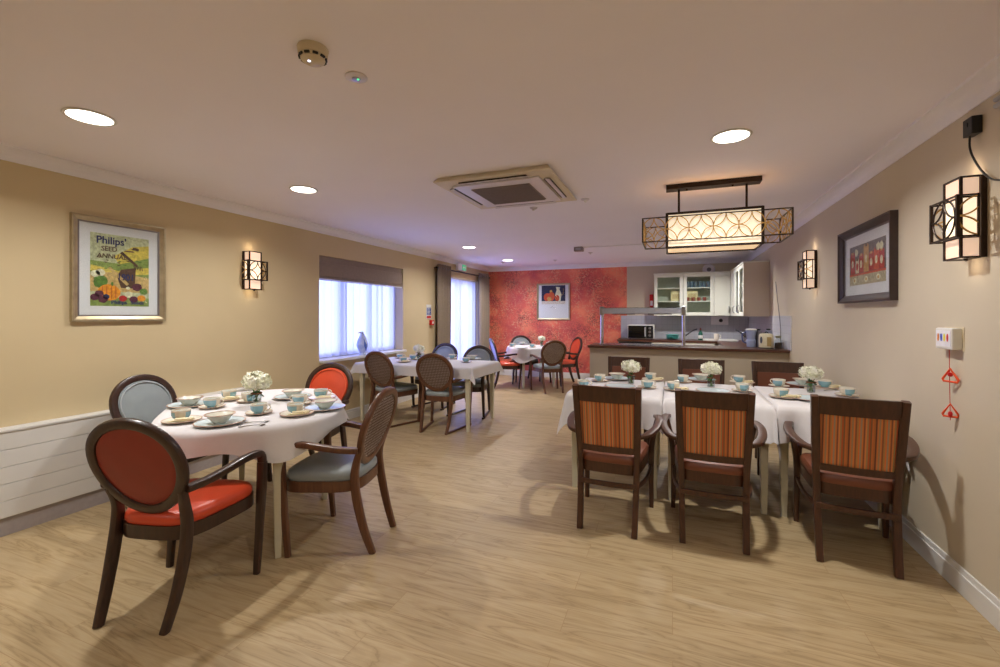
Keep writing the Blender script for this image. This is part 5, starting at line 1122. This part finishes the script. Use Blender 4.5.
# appliances at the right end of the bar
t = thing('water_jug', 'blue and white plastic jug on the bar beside the kettle urns', 'jug', (1.00, 6.88, 0.957)); MB().lathe([(0.05, 0), (0.055, 0.005), (0.058, 0.09), (0.05, 0.10), (0.055, 0.16), (0.068, 0.235), (0.064, 0.235), (0.05, 0.16), (0.001, 0.11)], seg=24).build('body', mat('jug_blue', (170, 182, 214), 0.3), t)
MB().lathe([(0.07, 0.228), (0.072, 0.24), (0.05, 0.25), (0.001, 0.252)], seg=24).build('lid', M_plast, t); MB().tube(smoothpath([(-0.06, 0, 0.2), (-0.105, 0, 0.18), (-0.10, 0, 0.08), (-0.055, 0, 0.05)], 4), 0.009, 8, ref=(0, 1, 0)).build('handle', mat('jug_handle_blue', (88, 98, 150), 0.3), t)
def urn(loc, lb, r, h_, col):
    t = thing('coffee_flask', lb, 'flask', loc, R(200), 'grey flasks on the bar'); MB().lathe([(r, 0), (r * 1.02, 0.01), (r, h_ * 0.8), (r * 0.8, h_ * 0.9), (r * 0.55, h_ * 0.93)], seg=24).build('body', col, t); MB().lathe([(r * 0.6, h_ * 0.92), (r * 0.6, h_), (0.001, h_ * 1.01)], seg=20).build('lid', M_black, t)
    MB().tube(smoothpath([(r, 0, h_ * 0.75), (r + 0.045, 0, h_ * 0.7), (r + 0.045, 0, h_ * 0.4), (r, 0, h_ * 0.3)], 4), 0.009, 8, ref=(0, 1, 0)).build('handle', M_black, t)
urn((1.095, 6.96, 0.957), 'wide grey steel flask beside the blue jug on the bar', 0.052, 0.245, mat('grey_flask', (118, 118, 126), 0.35, 0.3)); urn((1.215, 6.93, 0.957), 'slim grey flask just behind the cream toaster on the bar', 0.045, 0.25, mat('lavender_grey_flask', (136, 138, 160), 0.35, 0.3))
t = thing('cream_kettle', 'cream electric kettle with dark window at the right end of the bar', 'kettle', (1.145, 6.68, 0.957), R(-20)); b = MB(); b.layers(superell(0.085, 0.065, 3, 32), [(0.97, 0.01), (1.0, 0.02), (1.0, 0.1), (0.95, 0.17), (0.85, 0.188), (0.4, 0.195)]); b.build('body', mat('cream_enamel', (226, 218, 186), 0.3), t)
MB().layers(superell(0.088, 0.068, 3, 32), [(1, 0), (1, 0.012)]).build('base', M_black, t); b = MB(); blob(b, -0.045, 0.11, 0.014, 0.045, -0.069, 0); b.build('level_window', mat('slate_window', (88, 96, 110), 0.2), t); MB().boxb((0.02, -0.0665, 0.03), (0.07, -0.058, 0.15), 0.004).build('side_panel', mat('tan_panel', (176, 152, 96), 0.4), t)
MB().tube(smoothpath([(-0.02, 0, 0.19), (0, 0, 0.215), (0.03, 0, 0.19)], 4), 0.007, 8, ref=(0, 1, 0)).build('handle', M_black, t)
t = thing('storage_jar', 'glass jar of brown contents beside the cream kettle on the bar', 'jar', (1.285, 6.70, 0.957)); MB().lathe([(0.04, 0), (0.044, 0.006), (0.044, 0.1), (0.03, 0.125), (0.028, 0.14), (0.001, 0.14)], seg=20).build('body', M_glass, t); MB().lathe([(0.038, 0.002), (0.041, 0.008), (0.041, 0.075), (0.001, 0.08)], seg=18).build('contents', mat('brown_coffee', (92, 72, 56), 0.8), t); MB().lathe([(0.031, 0.138), (0.034, 0.142), (0.034, 0.165), (0.001, 0.168)], seg=18).build('lid', mat('olive_lid', (150, 148, 116), 0.4), t)
t = thing('hanging_cord', 'thin grey cord hanging down the tiled right wall to the kettle', 'cord', (0, 0, 0)); b = MB(); b.tube(smoothpath([(XR - 0.013, 7.18, 1.86), (XR - 0.016, 7.05, 1.6), (XR - 0.016, 6.92, 1.35), (XR - 0.02, 6.84, 1.16), (XR - 0.03, 6.80, 0.96)], 4), 0.004, 6); b.build('cable', mat('grey_cord', (120, 112, 112), 0.5), t)
